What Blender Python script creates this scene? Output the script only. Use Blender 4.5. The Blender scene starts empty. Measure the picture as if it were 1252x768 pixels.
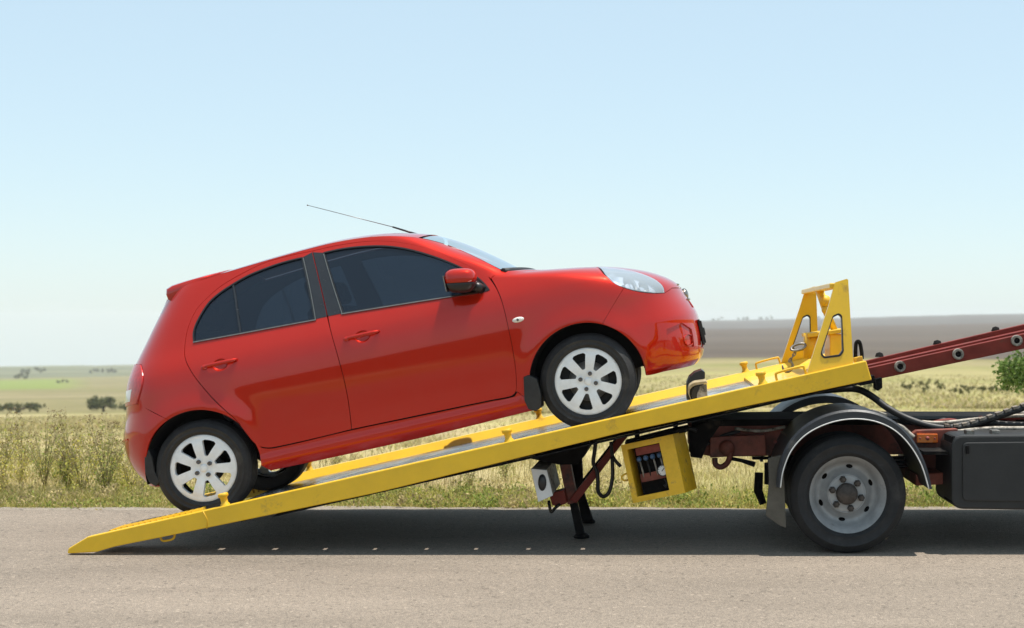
import bpy, bmesh, math, random
import numpy as np
from mathutils import Vector, Matrix
from mathutils.geometry import delaunay_2d_cdt

random.seed(7)
rng = np.random.default_rng(7)
scene = bpy.context.scene
COL = scene.collection

# ------------------------------------------------------------------ camera
F = 1850.0                 # focal length in pixels of the 1252 px wide photograph
VX, VY = 820.0, 392.0      # principal point (the photograph is a crop)
H = 1.40                   # eye height above the road
cam_d = bpy.data.cameras.new("camera")
cam = bpy.data.objects.new("camera", cam_d)
COL.objects.link(cam)
cam.location = (0, 0, H)
cam.rotation_euler = (math.radians(90), 0, 0)
cam_d.sensor_fit = 'HORIZONTAL'
cam_d.sensor_width = 36.0
cam_d.lens = 36.0 * F / 1252.0
cam_d.shift_x = (626.0 - VX) / 1252.0
cam_d.shift_y = (VY - 384.0) / 1252.0
cam_d.clip_start = 0.1
cam_d.clip_end = 20000
cam_d.dof.use_dof = True
cam_d.dof.focus_distance = 9.5
cam_d.dof.aperture_fstop = 2.8
scene.camera = cam

# ------------------------------------------------------------------ light
SUN_EL = math.radians(77.5)
SUN_AZ = math.radians(92)     # clockwise from +Y: the sun stands to the right
world = bpy.data.worlds.new("World")
scene.world = world
world.use_nodes = True
wn = world.node_tree
wn.nodes.clear()
w_out = wn.nodes.new('ShaderNodeOutputWorld')
w_bg = wn.nodes.new('ShaderNodeBackground')
w_sky = wn.nodes.new('ShaderNodeTexSky')
w_sky.sky_type = 'NISHITA'
w_sky.sun_disc = False
w_sky.sun_elevation = SUN_EL
w_sky.sun_rotation = SUN_AZ
w_sky.altitude = 100
w_sky.air_density = 1.0
w_sky.dust_density = 0.5
w_sky.ozone_density = 1.2
w_bg.inputs['Strength'].default_value = 0.118
w_mix = wn.nodes.new('ShaderNodeMixRGB')          # thin high haze over the whole sky
w_mix.inputs['Fac'].default_value = 0.60
w_mix.inputs['Color2'].default_value = (4.62, 5.9, 6.45, 1)
wn.links.new(w_sky.outputs['Color'], w_mix.inputs['Color1'])
wn.links.new(w_mix.outputs['Color'], w_bg.inputs['Color'])
wn.links.new(w_bg.outputs['Background'], w_out.inputs['Surface'])

sun_d = bpy.data.lights.new("sun", 'SUN')
sun_d.energy = 4.7
sun_d.angle = math.radians(0.5)
sun_d.color = (1.0, 0.95, 0.87)
sun = bpy.data.objects.new("sun", sun_d)
COL.objects.link(sun)
sdir = Vector((math.sin(SUN_AZ) * math.cos(SUN_EL), math.cos(SUN_AZ) * math.cos(SUN_EL), math.sin(SUN_EL)))
sun.rotation_euler = sdir.to_track_quat('Z', 'Y').to_euler()
sun.location = (0, 0, 50)

vs = scene.view_settings
vs.view_transform = 'Standard'
vs.look = 'None'
vs.gamma = 1.0
vs.exposure = 0.40
vs.use_curve_mapping = False
scene.cycles.max_bounces = 10
scene.cycles.transparent_max_bounces = 24
scene.cycles.volume_bounces = 2

# ------------------------------------------------------------------ materials
def nt(name):
    m = bpy.data.materials.new(name)
    m.use_nodes = True
    t = m.node_tree
    b = t.nodes.get('Principled BSDF')
    return m, t, b

def mat(name, col, rough=0.5, metal=0.0, noise=0.0, nscale=8.0, bump=0.0, bscale=60.0, coat=0.0, col2=None,
        spec=0.5, stretch=None, bdist=0.01, dirt=None, dscale=3.0, dlevel=0.55):
    """plain procedural surface: base colour mottled by noise, optional second colour for wear, fine bump"""
    m, t, b = nt(name)
    N = t.nodes.new
    L = t.links.new
    b.inputs['Roughness'].default_value = rough
    b.inputs['Metallic'].default_value = metal
    b.inputs['Specular IOR Level'].default_value = spec
    if coat:
        b.inputs['Coat Weight'].default_value = coat
        b.inputs['Coat Roughness'].default_value = 0.03
    b.inputs['Base Color'].default_value = (*col, 1)
    tc = N('ShaderNodeTexCoord')
    src = tc.outputs['Object']
    if stretch:
        mp = N('ShaderNodeMapping')
        mp.inputs['Scale'].default_value = stretch
        L(src, mp.inputs['Vector'])
        src = mp.outputs['Vector']
    last = None
    if noise or col2:
        n = N('ShaderNodeTexNoise')
        n.inputs['Scale'].default_value = nscale
        n.inputs['Detail'].default_value = 6
        n.inputs['Roughness'].default_value = 0.65
        L(src, n.inputs['Vector'])
        r = N('ShaderNodeValToRGB')
        c2 = col2 if col2 else tuple(c * (1 - noise) for c in col)
        r.color_ramp.elements[0].position = 0.36
        r.color_ramp.elements[1].position = 0.64
        r.color_ramp.elements[0].color = (*c2, 1)
        r.color_ramp.elements[1].color = (*col, 1)
        L(n.outputs['Fac'], r.inputs['Fac'])
        last = r.outputs['Color']
        mr = N('ShaderNodeMapRange')
        mr.inputs['To Min'].default_value = min(1, rough + 0.12)
        mr.inputs['To Max'].default_value = max(0.02, rough - 0.06)
        L(n.outputs['Fac'], mr.inputs['Value'])
        L(mr.outputs['Result'], b.inputs['Roughness'])
    if dirt:
        n2 = N('ShaderNodeTexNoise')
        n2.inputs['Scale'].default_value = dscale
        n2.inputs['Detail'].default_value = 9
        n2.inputs['Roughness'].default_value = 0.72
        L(src, n2.inputs['Vector'])
        r2 = N('ShaderNodeValToRGB')
        r2.color_ramp.elements[0].position = dlevel
        r2.color_ramp.elements[1].position = dlevel + 0.13
        L(n2.outputs['Fac'], r2.inputs['Fac'])
        mx = N('ShaderNodeMixRGB')
        if last:
            L(last, mx.inputs['Color1'])
        else:
            mx.inputs['Color1'].default_value = (*col, 1)
        mx.inputs['Color2'].default_value = (*dirt, 1)
        L(r2.outputs['Color'], mx.inputs['Fac'])
        last = mx.outputs['Color']
    if last:
        L(last, b.inputs['Base Color'])
    if bump:
        nb = N('ShaderNodeTexNoise')
        nb.inputs['Scale'].default_value = bscale
        nb.inputs['Detail'].default_value = 5
        L(src, nb.inputs['Vector'])
        bp = N('ShaderNodeBump')
        bp.inputs['Strength'].default_value = bump
        bp.inputs['Distance'].default_value = bdist
        L(nb.outputs['Fac'], bp.inputs['Height'])
        L(bp.outputs['Normal'], b.inputs['Normal'])
    return m

def glass_mat(name, tint, through, rough=0.02, fres=1.5, film=0.25, filmc=None):
    """thin pane: mirror reflection by Fresnel over a tinted clear layer"""
    m = bpy.data.materials.new(name)
    m.use_nodes = True
    t = m.node_tree
    t.nodes.clear()
    N = t.nodes.new
    L = t.links.new
    o = N('ShaderNodeOutputMaterial')
    tr = N('ShaderNodeBsdfTransparent')
    tr.inputs['Color'].default_value = (*[c * through for c in tint], 1)
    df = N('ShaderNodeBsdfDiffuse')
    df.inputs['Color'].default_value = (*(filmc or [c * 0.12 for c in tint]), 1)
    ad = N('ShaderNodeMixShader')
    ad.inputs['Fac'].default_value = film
    gl = N('ShaderNodeBsdfGlossy')
    gl.inputs['Roughness'].default_value = rough
    gl.inputs['Color'].default_value = (0.9, 0.93, 1, 1)
    fr = N('ShaderNodeFresnel')
    fr.inputs['IOR'].default_value = fres
    mx = N('ShaderNodeMixShader')
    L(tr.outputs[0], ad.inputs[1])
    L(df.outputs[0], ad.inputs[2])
    L(ad.outputs[0], mx.inputs[1])
    L(gl.outputs[0], mx.inputs[2])
    L(fr.outputs[0], mx.inputs['Fac'])
    L(mx.outputs[0], o.inputs['Surface'])
    return m

def attr_mat(name, rough=0.6, trans=0.25, spec=0.25):
    """vegetation: colour comes from each leaf's own colour attribute"""
    m, t, b = nt(name)
    N = t.nodes.new
    L = t.links.new
    a = N('ShaderNodeAttribute')
    a.attribute_name = 'tint'
    L(a.outputs['Color'], b.inputs['Base Color'])
    b.inputs['Roughness'].default_value = rough
    b.inputs['Specular IOR Level'].default_value = spec
    tl = N('ShaderNodeBsdfTranslucent')
    L(a.outputs['Color'], tl.inputs['Color'])
    mx = N('ShaderNodeMixShader')
    mx.inputs['Fac'].default_value = trans
    o = t.nodes['Material Output']
    L(b.outputs[0], mx.inputs[1])
    L(tl.outputs[0], mx.inputs[2])
    L(mx.outputs[0], o.inputs['Surface'])
    return m

def car_paint(name):
    m, t, b = nt(name)
    N = t.nodes.new
    L = t.links.new
    tc = N('ShaderNodeTexCoord')
    n = N('ShaderNodeTexNoise')
    n.inputs['Scale'].default_value = 900
    n.inputs['Detail'].default_value = 1
    L(tc.outputs['Object'], n.inputs['Vector'])
    r = N('ShaderNodeValToRGB')
    r.color_ramp.elements[0].color = (0.39, 0.0085, 0.0012, 1)
    r.color_ramp.elements[1].color = (0.50, 0.0140, 0.0020, 1)
    L(n.outputs['Fac'], r.inputs['Fac'])
    # dust film low on the flanks
    n2 = N('ShaderNodeTexNoise')
    n2.inputs['Scale'].default_value = 5
    n2.inputs['Detail'].default_value = 8
    L(tc.outputs['Object'], n2.inputs['Vector'])
    mr = N('ShaderNodeMapRange')
    mr.inputs['From Min'].default_value = 0.4
    mr.inputs['From Max'].default_value = 0.8
    mr.inputs['To Min'].default_value = 0.0
    mr.inputs['To Max'].default_value = 0.012
    L(n2.outputs['Fac'], mr.inputs['Value'])
    mx = N('ShaderNodeMixRGB')
    mx.inputs['Color2'].default_value = (0.42, 0.30, 0.22, 1)
    L(mr.outputs['Result'], mx.inputs['Fac'])
    L(r.outputs['Color'], mx.inputs['Color1'])
    L(mx.outputs['Color'], b.inputs['Base Color'])
    b.inputs['Metallic'].default_value = 0.3
    b.inputs['Roughness'].default_value = 0.36
    b.inputs['Specular IOR Level'].default_value = 0.02
    b.inputs['Coat Weight'].default_value = 1.0
    b.inputs['Coat Roughness'].default_value = 0.0
    b.inputs['Coat IOR'].default_value = 1.5
    return m

M = {}
M['paint'] = car_paint('red_car_paint')
M['black_trim'] = mat('black_trim', (0.012, 0.012, 0.013), 0.35, noise=0.3, nscale=30)
M['applique'] = mat('pillar_film', (0.022, 0.024, 0.028), 0.22, noise=0.2, nscale=20)
M['chrome'] = mat('chrome_trim', (0.34, 0.31, 0.27), 0.28, 1.0, noise=0.2, nscale=40)
M['shell'] = mat('dark_inner_shell', (0.006, 0.006, 0.006), 0.9, noise=0.3, nscale=20)
M['plastic'] = mat('black_plastic', (0.02, 0.02, 0.021), 0.55, noise=0.4, nscale=20, bump=0.15, bscale=300)
M['rubber'] = mat('tyre_rubber', (0.020, 0.020, 0.021), 0.62, noise=0.35, nscale=14, bump=0.25, bscale=120, dirt=(0.05, 0.045, 0.04), dscale=7, dlevel=0.56)
M['truck_rubber'] = mat('truck_tyre_rubber', (0.017, 0.017, 0.018), 0.75, noise=0.35, nscale=10, bump=0.35, bscale=90, dirt=(0.036, 0.034, 0.032), dscale=5, dlevel=0.56)
M['alloy'] = mat('silver_wheel_paint', (0.84, 0.87, 0.90), 0.36, 0.0, noise=0.12, nscale=15, coat=0.4)
M['wheel_dark'] = mat('wheel_inner', (0.03, 0.03, 0.032), 0.5, 0.5, noise=0.4)
M['disc'] = mat('brake_steel', (0.35, 0.34, 0.33), 0.4, 0.8, noise=0.4, nscale=20)
M['bolt'] = mat('bolt_steel', (0.16, 0.15, 0.15), 0.35, 0.8, noise=0.3, nscale=60)
M['glass'] = glass_mat('tinted_glass', (0.34, 0.45, 0.58), 0.36, film=0.32, filmc=(0.016, 0.030, 0.052))
M['screen'] = glass_mat('windscreen_glass', (0.62, 0.80, 0.84), 0.9, fres=1.9, film=0.45, filmc=(0.42, 0.56, 0.60))  # pale blue diffuse film paints in the sky's reflection
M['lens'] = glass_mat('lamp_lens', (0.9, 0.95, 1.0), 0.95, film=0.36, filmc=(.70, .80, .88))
M['reflector'] = mat('lamp_reflector', (0.80, 0.84, 0.90), 0.22, 0.35, noise=0.15, nscale=25)
M['white_lens'] = mat('white_lens', (0.78, 0.74, 0.68), 0.12, noise=0.12, nscale=50, coat=0.6)
M['red_lens'] = mat('red_lens', (0.58, 0.022, 0.016), 0.2, noise=0.3, nscale=40, coat=0.3)
M['interior'] = mat('interior_fabric', (0.07, 0.07, 0.075), 0.85, noise=0.3, nscale=30, bump=0.2)
M['emblem'] = M['chrome']
M['yellow'] = mat('yellow_paint', (0.82, 0.49, 0.010), 0.38, noise=0.10, nscale=5, bump=0.06, bscale=40, coat=0.25, dirt=(0.45, 0.25, 0.03), dscale=6, dlevel=0.60)
M['yellow_worn'] = mat('worn_yellow_paint', (0.78, 0.46, 0.015), 0.5, noise=0.25, nscale=9, bump=0.15, bscale=50, dirt=(0.20, 0.12, 0.05), dscale=9, dlevel=0.56)
M['deck'] = mat('worn_deck_metal', (0.50, 0.54, 0.60), 0.22, 0.8, col2=(0.045, 0.05, 0.06), nscale=3.2, bump=1.0, bscale=5, bdist=0.03, stretch=(1.6, 1.3, 3), dirt=(0.17, 0.13, 0.09), dscale=6, dlevel=0.58)  # worn metal; dark streak colour also paints in wavy reflections
M['red_steel'] = mat('oxide_red_steel', (0.20, 0.026, 0.016), 0.5, spec=0.25, noise=0.3, nscale=7, bump=0.12, bscale=50, dirt=(0.10, 0.045, 0.03), dscale=6, dlevel=0.57)
M['chassis'] = mat('grimy_red_chassis', (0.25, 0.060, 0.036), 0.6, noise=0.5, nscale=7, bump=0.25, bscale=40, dirt=(0.035, 0.02, 0.015), dscale=4, dlevel=0.52)
M['black_steel'] = mat('black_steel', (0.011, 0.010, 0.010), 0.85, 0.0, spec=0.15, noise=0.4, nscale=12, bump=0.2, bscale=50, dirt=(0.05, 0.04, 0.03), dscale=6, dlevel=0.58)
M['guard'] = mat('mudguard_plastic', (0.022, 0.025, 0.031), 0.42, noise=0.25, nscale=9, bump=0.05, bscale=80, dirt=(0.08, 0.075, 0.07), dscale=5, dlevel=0.6)
M['white_edge'] = mat('white_edging', (0.72, 0.71, 0.68), 0.5, noise=0.25, nscale=20)
M['flap'] = mat('dusty_rubber_flap', (0.10, 0.088, 0.068), 0.8, noise=0.35, nscale=9, bump=0.2)
M['tank'] = mat('grey_box_plastic', (0.014, 0.0145, 0.015), 0.55, noise=0.2, nscale=7, bump=0.06, bscale=90, dirt=(0.05, 0.047, 0.042), dscale=3, dlevel=0.6)
M['amber'] = mat('amber_lens', (0.72, 0.14, 0.01), 0.25, noise=0.2, nscale=60, coat=0.8)
M['steel'] = mat('bare_steel', (0.30, 0.28, 0.25), 0.42, 0.85, noise=0.5, nscale=25, bump=0.2, bscale=90, dirt=(0.15, 0.09, 0.05), dscale=20, dlevel=0.56)
M['rim_grey'] = mat('grey_wheel_paint', (0.36, 0.365, 0.365), 0.45, 0.15, noise=0.25, nscale=9, bump=0.06, bscale=60, dirt=(0.20, 0.19, 0.17), dscale=8, dlevel=0.60)
M['hub'] = mat('rusty_hub', (0.085, 0.070, 0.060), 0.6, 0.4, noise=0.5, nscale=30, bump=0.3, bscale=90)
M['tan'] = mat('tan_strap', (0.42, 0.33, 0.19), 0.8, noise=0.4, nscale=25, bump=0.3, bscale=150)
M['white_box'] = mat('white_box_paint', (0.74, 0.74, 0.73), 0.45, noise=0.12, nscale=12, dirt=(0.42, 0.38, 0.32), dscale=9, dlevel=0.62)
M['dirty_metal'] = mat('dirty_galvanised', (0.46, 0.41, 0.34), 0.55, 0.2, noise=0.6, nscale=25, dirt=(0.06, 0.05, 0.04), dscale=16, dlevel=0.5)
M['blue_knob'] = mat('blue_valve', (0.06, 0.13, 0.25), 0.4, noise=0.3, nscale=40)
M['label_red'] = mat('faded_red_label', (0.34, 0.07, 0.05), 0.6, noise=0.3, nscale=30)
M['dial'] = mat('dial_face', (0.75, 0.75, 0.72), 0.4, noise=0.08, nscale=60)
M['hose'] = mat('black_hose', (0.014, 0.014, 0.015), 0.5, noise=0.3, nscale=30)
M['link'] = mat('dusty_chain_link', (0.27, 0.22, 0.17), 0.6, noise=0.4, nscale=30, bump=0.15)
M['leaf'] = attr_mat('leaf_green', trans=0.4)
M['grass'] = attr_mat('grass_blades', 0.65, 0.45)
M['bark'] = mat('bark', (0.12, 0.09, 0.06), 0.9, noise=0.5, nscale=20, bump=0.5, bscale=40)
M['plate'] = mat('plate_black', (0.01, 0.01, 0.01), 0.4, noise=0.2)

# ------------------------------------------------------------------ objects and meshes
def tag(o, label=None, cat=None, group=None, kind=None):
    if label: o['label'] = label
    if cat: o['category'] = cat
    if group: o['group'] = group
    if kind: o['kind'] = kind
    return o

def empty(name, loc=(0, 0, 0), rot=(0, 0, 0)):
    o = bpy.data.objects.new(name, None)
    o.empty_display_size = 0.1
    o.location = loc
    o.rotation_euler = rot
    COL.objects.link(o)
    return o

def link(name, me, parent=None, loc=(0, 0, 0)):
    o = bpy.data.objects.new(name, me)
    COL.objects.link(o)
    o.location = loc
    if parent is not None:
        o.parent = parent
    return o

def copy_tree(o, parent=None):
    c = o.copy()
    COL.objects.link(c)
    c.parent = parent
    for ch in list(o.children):
        copy_tree(ch, c)
    return c

def set_tint(me, cols):
    a = me.color_attributes.new('tint', 'FLOAT_COLOR', 'POINT')
    c = np.ones((len(cols), 4), np.float32)
    c[:, :3] = cols
    a.data.foreach_set('color', c.ravel())

def mesh_np(name, V, T, m, tint=None, smooth=False):
    """triangle mesh straight from numpy arrays"""
    me = bpy.data.meshes.new(name)
    V = np.asarray(V, np.float32)
    T = np.asarray(T, np.int32)
    k = T.shape[1]
    me.vertices.add(len(V))
    me.vertices.foreach_set('co', V.ravel())
    me.loops.add(T.size)
    me.loops.foreach_set('vertex_index', T.ravel())
    me.polygons.add(len(T))
    me.polygons.foreach_set('loop_start', np.arange(0, T.size, k, dtype=np.int32))
    me.update(calc_edges=True)
    me.polygons.foreach_set('use_smooth', np.full(len(T), smooth))
    if tint is not None:
        set_tint(me, tint)
    me.materials.append(m)
    me.update()
    return me

class MB:
    """collects primitives into one mesh"""
    def __init__(self):
        self.v = []; self.f = []; self.sm = []
    def add(self, V, Fc, smooth=False):
        b = len(self.v)
        self.v += [tuple(p) for p in V]
        for f in Fc:
            self.f.append(tuple(i + b for i in f)); self.sm.append(smooth)
        return self
    def box(self, c, s, R=None):
        hx, hy, hz = s[0] / 2, s[1] / 2, s[2] / 2
        P = [Vector((x, y, z)) for x in (-hx, hx) for y in (-hy, hy) for z in (-hz, hz)]
        if R is not None: P = [R @ p for p in P]
        P = [p + Vector(c) for p in P]
        return self.add(P, [(0, 1, 3, 2), (4, 6, 7, 5), (0, 4, 5, 1), (2, 3, 7, 6), (0, 2, 6, 4), (1, 5, 7, 3)])
    def prism(self, poly, y0, y1):
        """poly: (x, z) outline extruded along Y"""
        n = len(poly)
        a = sum(poly[i][0] * poly[(i + 1) % n][1] - poly[(i + 1) % n][0] * poly[i][1] for i in range(n))
        if a < 0: poly = poly[::-1]
        V = [(p[0], y0, p[1]) for p in poly] + [(p[0], y1, p[1]) for p in poly]
        Fc = [tuple(range(n)), tuple(range(2 * n - 1, n - 1, -1))]
        Fc += [((i + 1) % n, i, i + n, (i + 1) % n + n) for i in range(n)]
        return self.add(V, Fc)
    def tube(self, path, r, seg=8, closed=False, caps=True):
        P = [Vector(p) for p in path]
        n = len(P)
        rr = r if isinstance(r, (list, tuple)) else [r] * n
        V = []
        up = None
        for i in range(n):
            if closed: t = P[(i + 1) % n] - P[i - 1]
            else: t = P[min(i + 1, n - 1)] - P[max(i - 1, 0)]
            t.normalize()
            if up is None:
                up = Vector((0, 0, 1)) if abs(t.z) < 0.9 else Vector((1, 0, 0))
            a = t.cross(up); a.normalize()
            b = a.cross(t); b.normalize()
            up = b
            for k in range(seg):
                th = 2 * math.pi * k / seg
                V.append(P[i] + a * (rr[i] * math.cos(th)) + b * (rr[i] * math.sin(th)))
        Fc = []
        for i in range(n if closed else n - 1):
            j = (i + 1) % n
            for k in range(seg):
                k2 = (k + 1) % seg
                Fc.append((i * seg + k, i * seg + k2, j * seg + k2, j * seg + k))
        self.add(V, Fc, True)
        if caps and not closed:
            b = len(self.v) - n * seg
            self.f.append(tuple(b + k for k in reversed(range(seg)))); self.sm.append(False)
            self.f.append(tuple(b + (n - 1) * seg + k for k in range(seg))); self.sm.append(False)
        return self
    def lathe(self, prof, seg=32, axis='z', c=(0, 0, 0), smooth=True):
        """prof: (radius, height) pairs; axis 'z', or 'y' where height runs along -Y (towards the viewer)"""
        n = len(prof)
        V = []
        for (r, h) in prof:
            for k in range(seg):
                th = 2 * math.pi * k / seg
                if axis == 'z': p = (r * math.cos(th), r * math.sin(th), h)
                else: p = (r * math.cos(th), -h, r * math.sin(th))
                V.append((p[0] + c[0], p[1] + c[1], p[2] + c[2]))
        Fc = []
        for i in range(n - 1):
            for k in range(seg):
                k2 = (k + 1) % seg
                q = (i * seg + k, i * seg + k2, (i + 1) * seg + k2, (i + 1) * seg + k)
                Fc.append(q)
        return self.add(V, Fc, smooth)
    def sphere(self, c, r, seg=14, rings=8, e=1.0):
        r3 = r if isinstance(r, (tuple, list)) else (r, r, r)
        def sp(v): return math.copysign(abs(v) ** e, v)
        V = []; Fc = []
        for i in range(rings + 1):
            ph = math.pi * i / rings - math.pi / 2
            for k in range(seg):
                th = 2 * math.pi * k / seg
                V.append((c[0] + r3[0] * sp(math.cos(ph)) * sp(math.cos(th)), c[1] + r3[1] * sp(math.cos(ph)) * sp(math.sin(th)), c[2] + r3[2] * sp(math.sin(ph))))
        for i in range(rings):
            for k in range(seg):
                k2 = (k + 1) % seg
                Fc.append((i * seg + k, i * seg + k2, (i + 1) * seg + k2, (i + 1) * seg + k))
        return self.add(V, Fc, True)
    def xform(self, fn):
        self.v = [tuple(fn(Vector(p))) for p in self.v]
        return self
    def mesh(self, name, m):
        me = bpy.data.meshes.new(name)
        me.from_pydata(self.v, [], self.f)
        bm = bmesh.new(); bm.from_mesh(me)
        bmesh.ops.remove_doubles(bm, verts=bm.verts, dist=1e-6)
        bmesh.ops.recalc_face_normals(bm, faces=bm.faces)
        bm.to_mesh(me); bm.free()
        if len(me.polygons) == len(self.sm):
            me.polygons.foreach_set('use_smooth', self.sm)
        else:
            me.polygons.foreach_set('use_smooth', [any(self.sm)] * len(me.polygons))
        me.materials.append(m)
        me.update()
        return me
    def build(self, name, m, parent=None, bevel=0.0, org=None):
        if org is not None:
            ox, oy, oz = org
            self.v = [(p[0] - ox, p[1] - oy, p[2] - oz) for p in self.v]
        o = link(name, self.mesh(name, m), parent, org or (0, 0, 0))
        if bevel:
            b = o.modifiers.new('bevel', 'BEVEL')
            b.width = bevel; b.segments = 2; b.limit_method = 'ANGLE'; b.angle_limit = math.radians(35)
            b.harden_normals = False
        return o

def wpt(px, py, D):
    return ((px - VX) / F * D, H - (py - VY) / F * D)

def w3(px, py, D):
    x, z = wpt(px, py, D)
    return Vector((x, D, z))

def poly_w(pts, D):
    return [wpt(p[0], p[1], D) for p in pts]

def smooth_path(P, n=6, closed=False):
    P = [Vector(p) for p in P]
    m = len(P)
    out = []
    for i in range(m if closed else m - 1):
        if closed: a, b, c, d = P[i - 1], P[i], P[(i + 1) % m], P[(i + 2) % m]
        else: a, b, c, d = P[max(i - 1, 0)], P[i], P[i + 1], P[min(i + 2, m - 1)]
        for k in range(n):
            t = k / n
            out.append(0.5 * ((2 * b) + (c - a) * t + (2 * a - 5 * b + 4 * c - d) * t * t + (3 * b - a - 3 * c + d) * t ** 3))
    if not closed: out.append(P[-1])
    return out

def in_poly(pts, poly):
    x, y = pts[:, 0], pts[:, 1]
    r = np.zeros(len(pts), bool)
    n = len(poly)
    for i in range(n):
        x0, y0 = poly[i]; x1, y1 = poly[(i + 1) % n]
        if y0 == y1: continue
        cnd = ((y0 > y) != (y1 > y)) & (x < (x1 - x0) * (y - y0) / (y1 - y0) + x0)
        r ^= cnd
    return r

def cdt(loops, step, jitter=0.0):
    """triangulate outer loop minus holes with interior points; returns 2-D verts, triangles"""
    V = []; E = []
    for lp in loops:
        b = len(V); n = len(lp)
        V += [Vector((float(p[0]), float(p[1]))) for p in lp]
        E += [(b + i, b + (i + 1) % n) for i in range(n)]
    o = np.array(loops[0])
    lo, hi = o.min(0), o.max(0)
    if step:
        gx, gy = np.meshgrid(np.arange(lo[0] + step / 2, hi[0], step), np.arange(lo[1] + step / 2, hi[1], step))
        gx[1::2] += step / 2
        g = np.stack([gx.ravel(), gy.ravel()], 1)
        ok = in_poly(g, loops[0])
        for h in loops[1:]: ok &= ~in_poly(g, h)
        g = g[ok]
        B = np.array([list(v) for v in V])
        if len(g):
            keep = np.ones(len(g), bool)
            for i0 in range(0, len(g), 2000):
                d = ((g[i0:i0 + 2000, None, :] - B[None]) ** 2).sum(2).min(1)
                keep[i0:i0 + 2000] = d > (step * 0.45) ** 2
            V += [Vector((float(a), float(b))) for a, b in g[keep]]
    r = delaunay_2d_cdt(V, E, [], 0, 1e-7)
    P = np.array([list(v) for v in r[0]])
    T = np.array([list(f) for f in r[2]])
    C = P[T].mean(1)
    ok = in_poly(C, loops[0])
    for h in loops[1:]: ok &= ~in_poly(C, h)
    T = T[ok]
    a = P[T]
    area = (a[:, 1, 0] - a[:, 0, 0]) * (a[:, 2, 1] - a[:, 0, 1]) - (a[:, 2, 0] - a[:, 0, 0]) * (a[:, 1, 1] - a[:, 0, 1])
    T = T[np.abs(area) > 1e-9]
    return P, T

# ================================================================== terrain
def vnoise(x, y, seed, n=7, base=1.0):
    g = np.random.default_rng(seed)
    s = np.zeros(np.broadcast(x, y).shape)
    for i in range(n):
        f = base * 1.7 ** (i % 4) * g.uniform(0.7, 1.3)
        a = g.uniform(0, 6.283)
        s += np.sin((x * math.cos(a) + y * math.sin(a)) * f + g.uniform(0, 6.283)) / 1.3 ** (i % 4)
    return s / n * 1.6

def sstep(x): 
    x = np.clip(x, 0, 1)
    return x * x * (3 - 2 * x)

LP = np.array([(13.5, 587), (18, 545), (30, 521), (60, 509), (120, 502.5), (230, 497), (300, 491), (500, 479), (800, 467), (1200, 457),
               (1500, 456), (1900, 449), (2400, 443)], float)
RP = np.array([(13.5, 587), (18, 545), (30, 508), (60, 482), (120, 463), (200, 450), (300, 437), (600, 420), (1000, 408), (1400, 402),
               (1600, 400.5), (1900, 396), (2400, 391)], float)

def gz(X, Y):
    """height of the land"""
    X = np.asarray(X, float); Y = np.asarray(Y, float)
    r = np.hypot(X, Y)
    az = np.arctan2(X, Y)
    azc = np.clip(az, -1.2, 1.2)
    px = VX + F * np.tan(azc)
    lr = np.log(np.clip(r, 13.5, 2400))
    yl = np.interp(lr, np.log(LP[:, 0]), LP[:, 1])
    yr = np.interp(lr, np.log(RP[:, 0]), RP[:, 1])
    yr = yr - np.clip((px - 900) / 350, -1, 1.2) * 7 * sstep((r - 300) / 1200)
    yl = yl + np.clip((200 - px) / 400, -1, 1) * 2 * sstep((r - 500) / 1500)
    w = sstep((px - 380) / 500)
    y = yl * (1 - w) + yr * w
    y = y + vnoise(az * 14, lr * 2.2, 3) * 1.6 * sstep((r - 40) / 200) + vnoise(az * 110, lr * 3, 5) * 0.5 * sstep((r - 900) / 900)
    z = H - (y - VY) / F * np.clip(r, 13.5, 2400)
    side = 1 - sstep((np.abs(az) - 0.9) / 0.7)
    z = z * (0.25 + 0.75 * side)
    z = np.where(r > 2400, z - (r - 2400) * 0.12, z)
    z = z * sstep((r - 12.6) / 4.0) - 0.03
    # a shallow bank behind the road edge
    return z

def grid_mesh(name, rr, aa, m, tintf, keep=None):
    R, A_ = np.meshgrid(rr, aa, indexing='ij')
    X = R * np.sin(A_); Y = R * np.cos(A_)
    Z = gz(X, Y)
    V = np.stack([X, Y, Z], -1).reshape(-1, 3)
    n, k = R.shape
    i, j = np.meshgrid(np.arange(n - 1), np.arange(k - 1), indexing='ij')
    a = (i * k + j).ravel()
    Q = np.stack([a, a + 1, a + k + 1, a + k], 1)[:, ::-1]
    if keep is not None:
        c = keep(R, A_)
        cf = (c[:-1, :-1]).ravel()
        Q = Q[cf]
        used = np.unique(Q)
        mp = np.full(len(V), -1); mp[used] = np.arange(len(used))
        Q = mp[Q]; V = V[used]
        Rf, Af = R.ravel()[used], A_.ravel()[used]
    else:
        Rf, Af = R.ravel(), A_.ravel()
    me = mesh_np(name, V, Q, m, tint=tintf(Rf, Af, V), smooth=True)
    return me

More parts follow.
